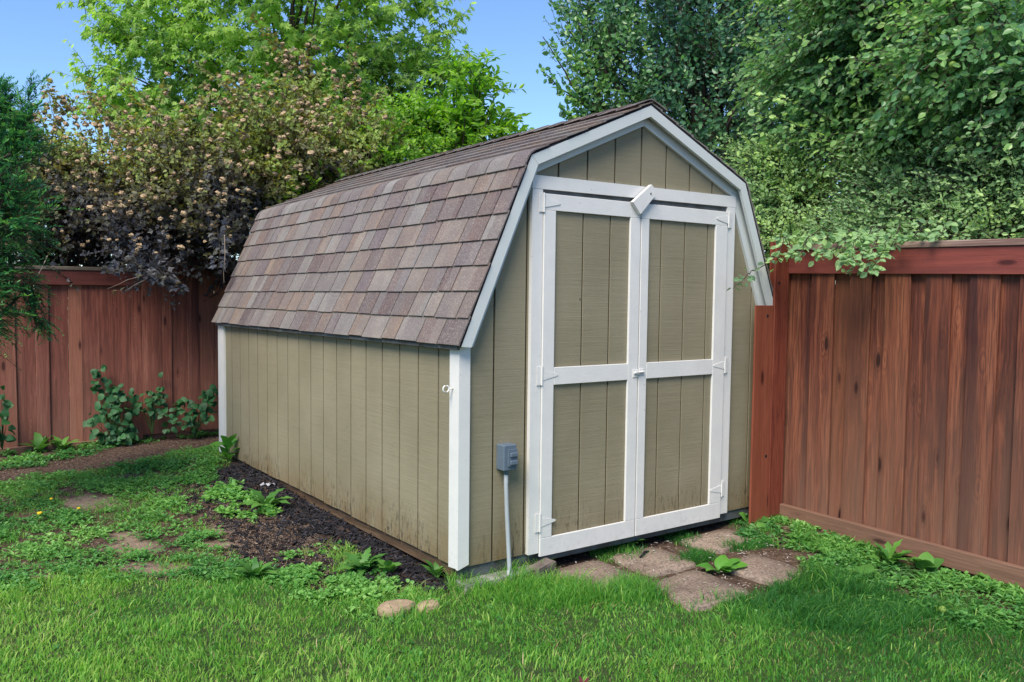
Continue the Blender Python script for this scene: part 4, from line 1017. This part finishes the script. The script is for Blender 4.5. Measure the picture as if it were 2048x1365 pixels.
clump('climbing_weed', [B_(225, 835, 5.34, 50, 55, .12), B_(245, 785, 5.38, 30, 20, .06), B_(205, 770, 5.42, 25, 20), B_(195, 740, 5.44, 10, 18), B_(240, 870, 5.3, 35, 22, .1)], 190, .075, HEART, 'large mound of dark heart-shaped leaves climbing the back fence', b, seed=2)
b = hity(305, 868, 5.38)
clump('climbing_weed', [B_(298, 810, 5.4, 32, 22), B_(320, 770, 5.44, 8, 16), B_(305, 790, 5.42, 22, 18), B_(335, 840, 5.36, 20, 24)], 70, .072, HEART, 'smaller climbing weed between the leafy mound and the shed on the fence', b, seed=3)
b = hity(390, 872, 5.3)
clump('climbing_weed', [B_(388, 835, 5.3, 38, 26, .1), B_(420, 785, 5.42, 14, 24), B_(365, 815, 5.36, 20, 16), B_(415, 800, 5.35, 16, 22)], 80, .085, HEART, 'broad dark leaves climbing the fence right behind the far shed corner', b, seed=4)
b = hity(5, 900, 5.3)
clump('climbing_weed', [B_(4, 850, 5.3, 22, 40), B_(8, 800, 5.32, 12, 40), B_(-20, 850, 5.3, 20, 50)], 40, .09, HEART, 'dark trailing leaves on the back fence at the left frame edge', b, seed=5)
b = G(1480, 1045)
clump('creeping_weed', [tuple(G(1462, 1038)) + (.10, .10, .05), tuple(G(1500, 1042)) + (.10, .12, .06), tuple(G(1535, 1030)) + (.09, .09, .07), tuple(G(1500, 1060)) + (.08, .1, .03), tuple(G(1530, 1085)) + (.06, .08, .04)], 80, .075, HEARTG, 'mound of round bright leaves at the right foot of the shed doors', b, (-.3, -.4, .9), 6, 'broad-leaved weeds in the yard')
b = G(1720, 1150)
clump('creeping_weed', [tuple(G(1700, 1150)) + (.10, .07, .03), tuple(G(1760, 1170)) + (.09, .07, .03), tuple(G(1800, 1150)) + (.12, .07, .03), tuple(G(1650, 1110)) + (.10, .07, .03), tuple(G(1870, 1150)) + (.12, .06, .035)], 95, .052, HEARTG, 'sprawling patch of round leaves on the soil beside the right fence', b, (-.2, -.3, 1), 7, 'broad-leaved weeds in the yard')

# ---------------------------------------------------------------- paving slabs, stones, litter
def m_slab():
    k = NT('exposed_aggregate_slab'); P = k.geo(); n1 = k.noise(k.map((3.5,) * 3, P), 1, 5, .6); n2 = k.noise(k.map((60,) * 3, P), 1, 5, .75)
    c = k.ramp(n1, [(.35, (.17, .125, .10)), (.65, (.31, .235, .185))])
    c = k.mix(k.ramp(n2, [(.35, .8), (.55, 0.0)]), c, (.06, .045, .038))
    v = k.voro(k.map((230,) * 3, P), 1, 'Color'); c = k.mix(k.ramp(v, [(.70, 0.0), (.80, .45)]), c, (.36, .29, .24))
    v = k.voro(k.map((120,) * 3, P), 1, 'Color'); c = k.mix(k.ramp(v, [(.82, 0.0), (.86, .6)]), c, (.07, .05, .045))
    return k.fin(c, .88, k.bump(n2, .9, .008), .2)
SLAB = m_slab()
slabs = [([(.530, -.040), (.528, -.385), (.862, -.425), (.905, -.035)], 'left paving slab, its corner meeting the grass below the doors', -.100),
         ([(.995, -.030), (.975, -.375), (1.330, -.400), (1.345, -.030)], 'dark paving slab tucked against the doors where they meet', -.100),
         ([(.880, -.470), (.762, -.830), (1.195, -.865), (1.240, -.455)], 'front paving slab jutting furthest into the lawn', -.100),
         ([(1.385, -.500), (1.390, -.850), (1.715, -.805), (1.735, -.450)], 'right paving slab beside the weedy fence side', -.100),
         ([(1.560, -.03), (1.600, -.320), (2.010, -.240), (2.020, -.010)], 'far paving slab partly hidden by round leaves near the shed corner', -.100)]
for i, (pl, lab, z) in enumerate(slabs):
    c = np.mean(pl, 0); nn = 9; rr = random.Random(i + 2); ring = []
    for j in range(4):
        a, b = np.array(pl[j]), np.array(pl[(j + 1) % 4])
        for s in range(nn):
            p = a + (b - a) * (s / nn); p = p + (c - p) * (rr.uniform(0, .035) + (.10 if s == 0 else .03 if s in (1, nn - 1) else 0)); ring.append(p)
    m = len(ring); V = []; F = []
    levels = [(1.06, -.05), (1.045, -.010), (1.01, -.001), (.6, .001), (.3, .002)]
    for sc, dz in levels:
        for p in ring: q = c + (p - c) * sc; V.append((q[0], q[1], z + dz + .003 * (float(fbm(q[0] * 8, q[1] * 8, 40)) - .5)))
    V.append((c[0], c[1], z + .002))
    for l in range(len(levels) - 1):
        for j in range(m): F.append([l * m + j, l * m + (j + 1) % m, (l + 1) * m + (j + 1) % m, (l + 1) * m + j])
    for j in range(m): F.append([(len(levels) - 1) * m + j, (len(levels) - 1) * m + (j + 1) % m, len(V) - 1])
    F = [f[::-1] for f in F]
    if False: pass
    o = mesh('paving_slab', V, F, SLAB, None, True); tag(o, lab, 'paving slab', 'paving slabs in front of the shed doors')
def stone(u, v, w_, d_, h_, rot, label, mat, seed, lift=0.0):
    g0 = G(u, v); rr = R_(seed); th = np.linspace(0, 2 * np.pi, 9, endpoint=False) + rot; rad = 1 + .22 * (rr.random(9) - .5)
    V = []; F = []
    for (sc, z) in ((1.05, -.03), (1.0, h_ * .35), (.86, h_ * .85), (.5, h_)):
        for i in range(9): V.append((g0[0] + math.cos(th[i]) * w_ * sc * rad[i] * (1 + .05 * rr.random()), g0[1] + math.sin(th[i]) * d_ * sc * rad[i], g0[2] + lift + z + h_ * .12 * rr.random()))
    V.append((g0[0], g0[1], g0[2] + lift + h_ * .98))
    for l in range(3):
        for i in range(9): F.append([l * 9 + i, l * 9 + (i + 1) % 9, l * 9 + 9 + (i + 1) % 9, l * 9 + 9 + i])
    for i in range(9): F.append([27 + i, 27 + (i + 1) % 9, 36])
    o = mesh('stone', V, F, mat, None, False); tag(o, label, 'stone'); return o
STN = m_plain('tan_sandstone', (.36, .26, .17), .9, .35, 18, .7)
STG = m_plain('grey_brick_stone', (.16, .13, .115), .9, .5, 16, .7)
stone(792, 1222, .095, .065, .036, .4, 'flat tan stone sunk in the lawn in front of the shed corner', STN, 3)
stone(858, 1218, .060, .050, .030, .1, 'smaller tan stone in the grass, right of the flat one', STN, 8)
V, F = cbox((.405, -.125, -.135), (.545, -.045, -.052), .006); V = np.array(V); r5 = R_(4); V += r5.normal(size=V.shape) * .003; V[:, 2] += (V[:, 0] - .4) * .16; V[:, 1] += (V[:, 0] - .4) * .15
o = mesh('brick', V, F, STG, None); tag(o, 'grey-brown brick wedged under the left foot of the door frame', 'brick')
# stick on the slab
g0 = np.array([1.165, -.135, -.092]); st = empty('stick', tuple(g0), 'short black stick lying on the slab below the door meeting stiles', 'stick')
V, F = tube([g0 + np.array([-.06, -.03, 0]), g0 + np.array([-.02, -.012, .004]), g0 + np.array([.02, .016, .004]), g0 + np.array([.065, .024, 0])], [.006, .008, .007, .004], 6); mesh('stem', V, F, DARK, st)

# mulch chips
def chips(name, n, region, size, mat, rg, zf, flat=.3, lift=.004):
    xs = []; lo = np.min(region, 0); hi = np.max(region, 0)
    while len(xs) < n:
        p = lo + (hi - lo) * rg.random((n * 2, 2)); jx = p[:, 0] + .34 * (fbm(p[:, 0] * 7, p[:, 1] * 7, 6) - .5) + rg.normal(size=len(p)) * .03; jy = p[:, 1] + .34 * (fbm(p[:, 0] * 7, p[:, 1] * 7, 8) - .5) + rg.normal(size=len(p)) * .03
        p = p[inpoly(jx, jy, region)]; xs = p if len(xs) == 0 else np.concatenate([xs, p])
    p = xs[:n]; z = zf(p[:, 0], p[:, 1]) + lift * (1 + 2.5 * rg.random(n)); P = np.stack([p[:, 0], p[:, 1], z], -1)
    D = unit(np.concatenate([rg.normal(size=(n, 2)), rg.normal(size=(n, 1)) * flat], 1)); N = unit(np.array([0, 0, 1.]) + rg.normal(size=(n, 3)) * flat); N = unit(N - (N * D).sum(-1, keepdims=True) * D); X = np.cross(D, N)
    l = size[0] * (.5 + 1.2 * rg.random(n) ** 2)[:, None]; w_ = size[1] * (.5 + rg.random(n))[:, None]; h = size[2]
    V = []
    for sz in (-1, 1):
        for (a, b) in ((-1, -.8), (1, -1), (.8, 1), (-.9, .7)): V.append(P + D * l * a * .5 + X * w_ * b * .5 + N * h * sz * .5)
    V = np.stack(V, 1); F = np.array([[3, 2, 1, 0], [4, 5, 6, 7], [0, 1, 5, 4], [1, 2, 6, 5], [2, 3, 7, 6], [3, 0, 4, 7]])
    FF = (F[None] + (np.arange(n) * 8)[:, None, None]).reshape(-1, 4)
    o = mesh(name, V.reshape(-1, 3), FF, mat, None, False, {'g': np.repeat(rg.random(n), 8)}); tag(o, kind='stuff'); return o
def m_chip(name, cols):
    k = NT(name); r = k.geo('Random Per Island'); c = k.ramp(r, [(i / (len(cols) - 1), c) for i, c in enumerate(cols)])
    return k.fin(c, .85, k.bump(k.noise(k.map((200,) * 3), 1, 2), .4, .002), .25)
rg = R_(81)
o = chips('mulch_chips', 4600, MULCH, (.052, .010, .004), m_chip('black_mulch', [(.005, .005, .007), (.010, .010, .013), (.020, .019, .024), (.045, .042, .05), (.008, .008, .010), (.012, .011, .013), (.06, .035, .025)]), rg, ground_z, .28)
tag(o, 'black bark mulch heaped along the long side of the shed', 'mulch')
DIRT0 = None
DIRT = gpoly([(350, 965), (430, 940), (500, 985), (620, 1060), (720, 1130), (800, 1185), (640, 1180), (560, 1150), (470, 1130), (440, 1080), (350, 1000)])
o = chips('wood_chips', 5200, DIRT, (.012, .005, .002), m_chip('brown_wood_chips', [(.05, .033, .026), (.10, .066, .048), (.16, .11, .08), (.28, .21, .16), (.03, .022, .02)]), rg, ground_z, .25)
tag(o, 'brown wood chips scattered on the bare soil left of the mulch', 'wood chips')
o = chips('mulch_chips', 1100, DIRT, (.050, .011, .004), bpy.data.materials['black_mulch'], rg, ground_z, .28)
tag(o, 'loose black bark chips strayed onto the bare soil', 'mulch')
BACKD = gpoly([(-200, 985), (0, 950), (150, 915), (250, 893), (430, 868), (470, 880), (440, 905), (330, 925), (200, 945), (80, 970), (-200, 1030)])
o = chips('soil_crumbs', 3000, BACKD, (.011, .006, .003), m_chip('soil_crumb', [(.04, .025, .02), (.085, .05, .038), (.13, .08, .06), (.20, .15, .13), (.05, .03, .025)]), rg, ground_z, .3)
tag(o, 'crumbly reddish soil and litter along the back fence', 'soil')
PAV = [(.52, .0), (.52, -.4), (.78, -.84), (1.2, -.88), (1.75, -.84), (2.05, -.25), (2.0, -.0)]
o = chips('slab_litter', 420, PAV, (.013, .0035, .0015), m_chip('pale_litter', [(.30, .24, .2), (.5, .44, .4), (.12, .08, .06), (.2, .15, .11), (.6, .56, .54), (.10, .06, .045)]), rg, lambda x, y: 0 * x - .0985, .12, .002)
tag(o, 'pale wood splinters and grit strewn over the paving slabs', 'litter')

# ---------------------------------------------------------------- grass
GRASS = m_leaf('lawn_blades', [(.04, .17, .04), (.105, .32, .055), (.24, .48, .08), (.46, .62, .16)], .5, 0.55, (1.15, 1.3, .7), .35)
def grass(name, n, region, hgt, rg, width=.0032, dens=None, g0=.0, tufts=0.0, spread=.55):
    lo = np.min(region, 0); hi = np.max(region, 0); p = lo + (hi - lo) * rg.random((n, 2))
    jx = p[:, 0] + .12 * (fbm(p[:, 0] * 6, p[:, 1] * 6, 3) - .5) + rg.normal(size=n) * .022; jy = p[:, 1] + .12 * (fbm(p[:, 0] * 6, p[:, 1] * 6, 4) - .5) + rg.normal(size=n) * .022
    p = p[inpoly(jx, jy, region)]
    if dens is not None: p = p[rg.random(len(p)) < dens(p[:, 0], p[:, 1])]
    n = len(p); x, y = p.T; z = ground_z(x, y) - .003
    cl = fbm(x * 7, y * 7, 50, 3); hh = hgt * (.45 + 1.1 * rg.random(n) ** 1.5) * (.3 + 1.4 * cl)
    ang = rg.random(n) * 6.283; flow = fbm(x * 2.2, y * 2.2, 60, 2) * 12; lean = (spread * rg.random(n) + .12)
    dx = np.cos(ang) * lean + .14 * np.cos(flow); dy = np.sin(ang) * lean + .14 * np.sin(flow)
    wa = rg.random(n) * 6.283; wx, wy = np.cos(wa) * width * .5, np.sin(wa) * width * .5
    wd = (.5 + 1.1 * rg.random(n) ** 2); wx = wx * wd; wy = wy * wd
    V = []
    for (t, ww, ln, zz) in ((0, 1, 0, 0), (.4, .95, .22, .42), (.75, .7, .62, .72), (1, 0, 1.1, .86)):
        cxx = x + dx * hh * ln; cyy = y + dy * hh * ln; czz = z + hh * zz * (1 - .22 * lean * t)
        if ww: V += [np.stack([cxx - wx * ww, cyy - wy * ww, czz], -1), np.stack([cxx + wx * ww, cyy + wy * ww, czz], -1)]
        else: V.append(np.stack([cxx, cyy, czz], -1))
    V = np.stack(V, 1).reshape(-1, 3); b = (np.arange(n) * 7)[:, None]
    Q = np.concatenate([b + np.array([[0, 1, 3, 2]]), b + np.array([[2, 3, 5, 4]])]); T = b + np.array([[4, 5, 6]])
    gg = np.clip(.26 + .75 * (fbm(x * 1.6, y * 1.6, 70, 4) - .25) + .14 * np.clip(-(x - .1), -1.5, 1.2) + .46 * (rg.random(n) - .5) + g0 + (rg.random(n) < .05) * .6, 0, 1)
    return mesh(name, V, [Q, T], GRASS, None, False, {'g': np.repeat(gg, 7)})
rg = R_(91)
LNEAR = [(-3.4, -2.9), (2.9, -2.9), (2.9, 1.6), (-3.4, 1.6)]
LREG = LAWN
camdist = lambda x, y: np.hypot(x - CAM[0], y - CAM[1])
def dens(x, y):
    d = camdist(x, y); f = (x - CAM[0]) * AX[2][0] + (y - CAM[1]) * AX[2][1]; s = (x - CAM[0]) * AX[0][0] + (y - CAM[1]) * AX[0][1]
    inside = (f > .8) & (np.abs(s) < f * .75 + .5)
    thin = np.clip((fbm(x * 4.5, y * 4.5, 88, 4) - .20) * 4.5, .45, 1)
    return np.where(inside, thin, .04)
o = grass('lawn_grass', 430000, LREG, .032, rg, .0047, dens); tag(o, 'bright green uneven lawn grass across the foreground', 'grass', kind='stuff')
STRAW = m_leaf('dry_straw', [(.20, .15, .07), (.30, .23, .11), (.42, .34, .19)], .7, .2, (1, 1, 1), .2)
GSAVE = GRASS; GRASS = STRAW
o = grass('dry_grass', 26000, LREG, .040, rg, .0030, lambda x, y: dens(x, y) * np.clip((.62 - fbm(x * 4.5, y * 4.5, 88, 4)) * 4, .15, 1), .2, 0, 1.3); tag(o, 'dry straw-coloured blades scattered through the lawn', 'grass', kind='stuff')
GRASS = GSAVE
# lusher rough fringe against the shed front and slabs
FR = gpoly([(900, 1185), (905, 1158), (1000, 1150), (1065, 1150), (1100, 1160), (1180, 1185), (1290, 1168), (1330, 1200), (1250, 1215), (1050, 1215)])
o = grass('fringe_grass', 14000, FR, .085, rg, .0035, None, -.05, 0, .7); tag(o, 'long dark grass fringe along the shed front and first slab', 'grass', kind='stuff')
FR2 = gpoly([(1385, 1222), (1510, 1185), (1560, 1168), (1620, 1140), (1900, 1225), (1800, 1280), (1450, 1260)])
o = grass('dark_grass_patch', 20000, FR2, .070, rg, .0036, lambda x, y: (fbm(x * 5, y * 5, 44, 3) > .42) * .9, -.09, 0, .8); tag(o, 'darker bluish longer grass patch right of the front slab', 'grass', kind='stuff')
JT = [gpoly([(1165, 1102), (1230, 1090), (1290, 1100), (1275, 1130), (1200, 1125)]), gpoly([(1290, 1062), (1340, 1052), (1400, 1080), (1380, 1100), (1330, 1085)]), gpoly([(1330, 1128), (1400, 1105), (1440, 1120), (1400, 1132)]), gpoly([(1100, 1095), (1150, 1090), (1165, 1104), (1120, 1115)]), gpoly([(1440, 1105), (1500, 1080), (1560, 1090), (1500, 1102)])]
for i, J in enumerate(JT):
    o = grass('joint_grass', 2400, J, .05, rg, .0034, None, -.12, 0, .9); tag(o, ['tuft of dark grass in the joint of the left slab', 'green tuft between slabs under the right door', 'small tuft in the joint above the front slab', 'clover-like tuft under the left door foot', 'tuft behind the right slab near round leaves'][i], 'grass', kind='stuff')

# ground cover weeds
WEED = m_leaf('ground_cover_leaves', [(.04, .16, .045), (.10, .28, .065), (.19, .41, .09), (.34, .55, .17)], .5, 0.42, (1.15, 1.3, .7), .35)
WL = gpoly([(-300, 1010), (0, 975), (110, 950), (220, 940), (330, 915), (440, 895), (475, 915), (430, 955), (405, 990), (350, 990), (430, 1040), (445, 1080), (470, 1110), (560, 1150), (420, 1170), (230, 1165), (0, 1185), (-300, 1200)])
WB = gpoly([(-200, 950), (0, 900), (130, 882), (300, 862), (470, 850), (470, 872), (330, 880), (230, 900), (110, 930), (0, 945)])
WR = gpoly([(1430, 1035), (1500, 1010), (1560, 1030), (1700, 1085), (1900, 1150), (2100, 1200), (2200, 1330), (2048, 1285), (1860, 1230), (1720, 1200), (1620, 1150), (1590, 1110), (1500, 1080)])
WM = gpoly([(400, 1000), (430, 975), (470, 975), (560, 1030), (520, 1055), (470, 1040)])
WC = gpoly([(600, 1100), (700, 1105), (790, 1150), (860, 1190), (880, 1215), (760, 1225), (600, 1195), (520, 1160)])
def cover(name, n, region, size, rg, thr, label, g0=0.0, freq=5.0, hmax=.036, hole=True, kind='oval', asp=1.5):
    lo = np.min(region, 0); hi = np.max(region, 0); p = lo + (hi - lo) * rg.random((n, 2))
    jx = p[:, 0] + .3 * (fbm(p[:, 0] * 5, p[:, 1] * 5, 13) - .5) + rg.normal(size=n) * .03; jy = p[:, 1] + .3 * (fbm(p[:, 0] * 5, p[:, 1] * 5, 14) - .5) + rg.normal(size=n) * .03
    p = p[inpoly(jx, jy, region)]; nz = fbm(p[:, 0] * freq, p[:, 1] * freq, 15, 3); nz = nz * .7 + .3 * fbm(p[:, 0] * freq * 4, p[:, 1] * freq * 4, 16, 2); keep = (nz > thr) & (rg.random(len(p)) < np.clip((nz - thr) * 7 + .12, 0, 1))
    if hole:
        for c, a, b in PALEW:
            Mi = np.linalg.inv(np.array([[a[0], b[0]], [a[1], b[1]]])); dx = p[:, 0] - c[0]; dy = p[:, 1] - c[1]
            q = (Mi[0, 0] * dx + Mi[0, 1] * dy) ** 2 + (Mi[1, 0] * dx + Mi[1, 1] * dy) ** 2; keep &= (q > 1.0) | (rg.random(len(p)) < .12)
        for (u, v, ru, rv) in ((165, 1005, 60, 22), (215, 1045, 25, 18), (390, 985, 30, 12)):
            c = G(u, v); a = G(u + ru, v) - c; b = G(u, v - rv) - c; Mi = np.linalg.inv(np.array([[a[0], b[0]], [a[1], b[1]]])); dx = p[:, 0] - c[0]; dy = p[:, 1] - c[1]
            q = (Mi[0, 0] * dx + Mi[0, 1] * dy) ** 2 + (Mi[1, 0] * dx + Mi[1, 1] * dy) ** 2; keep &= (q > 1.0) | (rg.random(len(p)) < .2)
    p = p[keep]; nz = nz[keep]; m = len(p); per = 4
    h = hmax * (.3 + 1.0 * (nz - thr) / (1 - thr) * 2.0) * (.4 + .8 * rg.random(m))
    c = np.stack([p[:, 0], p[:, 1], ground_z(p[:, 0], p[:, 1]) + h], -1); ti = np.repeat(np.arange(m), per); an = np.tile(np.arange(per) * 1.571, m) + rg.random(m)[ti] * 6; tl = .15 + .6 * rg.random(len(ti))
    D = np.stack([np.cos(an), np.sin(an), tl - .25], -1); N = np.array([0, 0, 1.]) + rg.normal(size=D.shape) * .4; D = D + rg.normal(size=D.shape) * .3
    P = c[ti] + D * .003
    gg = np.clip(.35 + .8 * (fbm(p[:, 0] * 2, p[:, 1] * 2, 77, 3) - .45) + .25 * (rg.random(m) - .5) + g0, 0, 1)[ti]
    V, F, A = leaves(P, D, N, size * (.5 + .9 * rg.random(len(ti))), kind, gg, asp)
    o = mesh(name, V, F, WEED, None, False, {'g': A}); tag(o, label, 'ground cover', kind='stuff'); return o
cover('ground_cover_weeds', 22000, WL, .017, rg, .455, 'patchy low green weeds covering the yard left of the shed', .04)
cover('narrow_leaved_weeds', 15000, WL, .030, rg, .45, 'narrow-leaved seedlings mixed among the yard weeds left of the shed', .08, 6.5, .03, True, 'lance', 1.0)
cover('ground_cover_weeds', 8000, WB, .022, rg, .38, 'low weeds along the foot of the back fence', -.10, hole=False)
cover('narrow_leaved_weeds', 5500, WR, .034, rg, .44, 'narrow-leaved seedlings along the right fence', .08, 6.5, .035, False, 'lance', 1.0)
cover('ground_cover_weeds', 7000, WR, .020, rg, .48, 'mixed low weeds between the slabs and the right fence', .0, hole=False)
cover('ground_cover_weeds', 1400, WM, .026, rg, .50, 'bright seedlings coming up through the mulch', .16, 8, hole=False)
cover('ground_cover_weeds', 5500, WC, .019, rg, .47, 'light green weeds at the lower edge of mulch and lawn', .18, 7, hole=False)
o = grass('rough_grass', 52000, WL, .036, rg, .0034, lambda x, y: (fbm(x * 4, y * 4, 33, 3) > .47) * .9, .02, 0, .9); tag(o, 'thin rough grass mixed in the weeds left of the shed', 'grass', kind='stuff')
o = grass('rough_grass', 40000, WR, .045, rg, .0032, lambda x, y: (fbm(x * 4, y * 4, 34, 3) > .45) * .9, .03, 0, .9); tag(o, 'straggly grass beside the right fence', 'grass', kind='stuff')
o = grass('rough_grass', 9000, WC, .05, rg, .0034, lambda x, y: (fbm(x * 5, y * 5, 35, 3) > .5) * .9, .12, 0, .9); tag(o, 'pale grass between mulch and lawn', 'grass', kind='stuff')

cover('lawn_weeds', 2600, LAWN, .015, rg, .50, 'small clover leaves scattered in the lawn', -.02, 3, .03, hole=False)

# dandelion flowers, fallen apple, red leaf
YEL = m_plain('dandelion_yellow', (.75, .48, .02), .6, .2, 60, .2)
for (u, v, lab, r) in ((80, 1048, 'yellow dandelion flower, lowest and largest of the three', .017), (158, 1038, 'yellow dandelion flower, furthest right in the weeds', .011), (103, 1018, 'orange-yellow dandelion flower farthest back in the weeds', .011)):
    g0 = G(u, v); e = empty('dandelion', tuple(g0), lab, 'flower', 'dandelions in the weeds'); tp = g0 + np.array([0, 0, .07])
    V, F = tube([g0, tp], .0018, 5); mesh('stem', V, F, STEMG, e)
    V, F = ball(tp, r, 9, 6, .5, .3, random.Random(2)); mesh('flower_head', V, F, YEL, e)
g0 = G(1884, 1238); V, F = ball(g0 + np.array([0, 0, .045]), .018, 12, 9); o = mesh('fallen_apple', V, F, FRUIT, None, True); tag(o, 'small green apple lying in the dark grass on the right', 'apple')
PUR = m_leaf1('purple_leaf', (.10, .02, .03), (.16, .03, .04))
PURM = leaf_obj_mesh('purple_leaf', PUR, .35, .05, 5, curl=.3)
g0 = G(1165, 1405); e = empty('purple_seedling', tuple(g0), 'tip of a purple-red leafy shoot at the bottom frame edge', 'plant')
V, F = tube([g0, g0 + np.array([0, 0, .06])], .003, 5); mesh('stem', V, F, PUR, e)
for i in range(5): a = i * 1.3; place_leaf(PURM, e, g0 + np.array([0, 0, .05]), (math.cos(a) * .5, math.sin(a) * .5, .8), (-math.cos(a), -math.sin(a), .5), .05)
PAP = m_plain('pale_dry_leaf', (.42, .42, .46), .8, .3, 40, .3)
PAPM = leaf_obj_mesh('dry_leaf', PAP, .5, .2, 6, curl=.6, toothed=.3)
g0 = G(533, 975) + np.array([0, 0, .01]); e = empty('dry_leaf', tuple(g0), 'crumpled pale grey leaf lying on the mulch by the shed wall', 'leaf')
for a in (0, 1.0, 2.4): place_leaf(PAPM, e, g0, (math.cos(a), math.sin(a), .25), (0, 0, 1), .07)
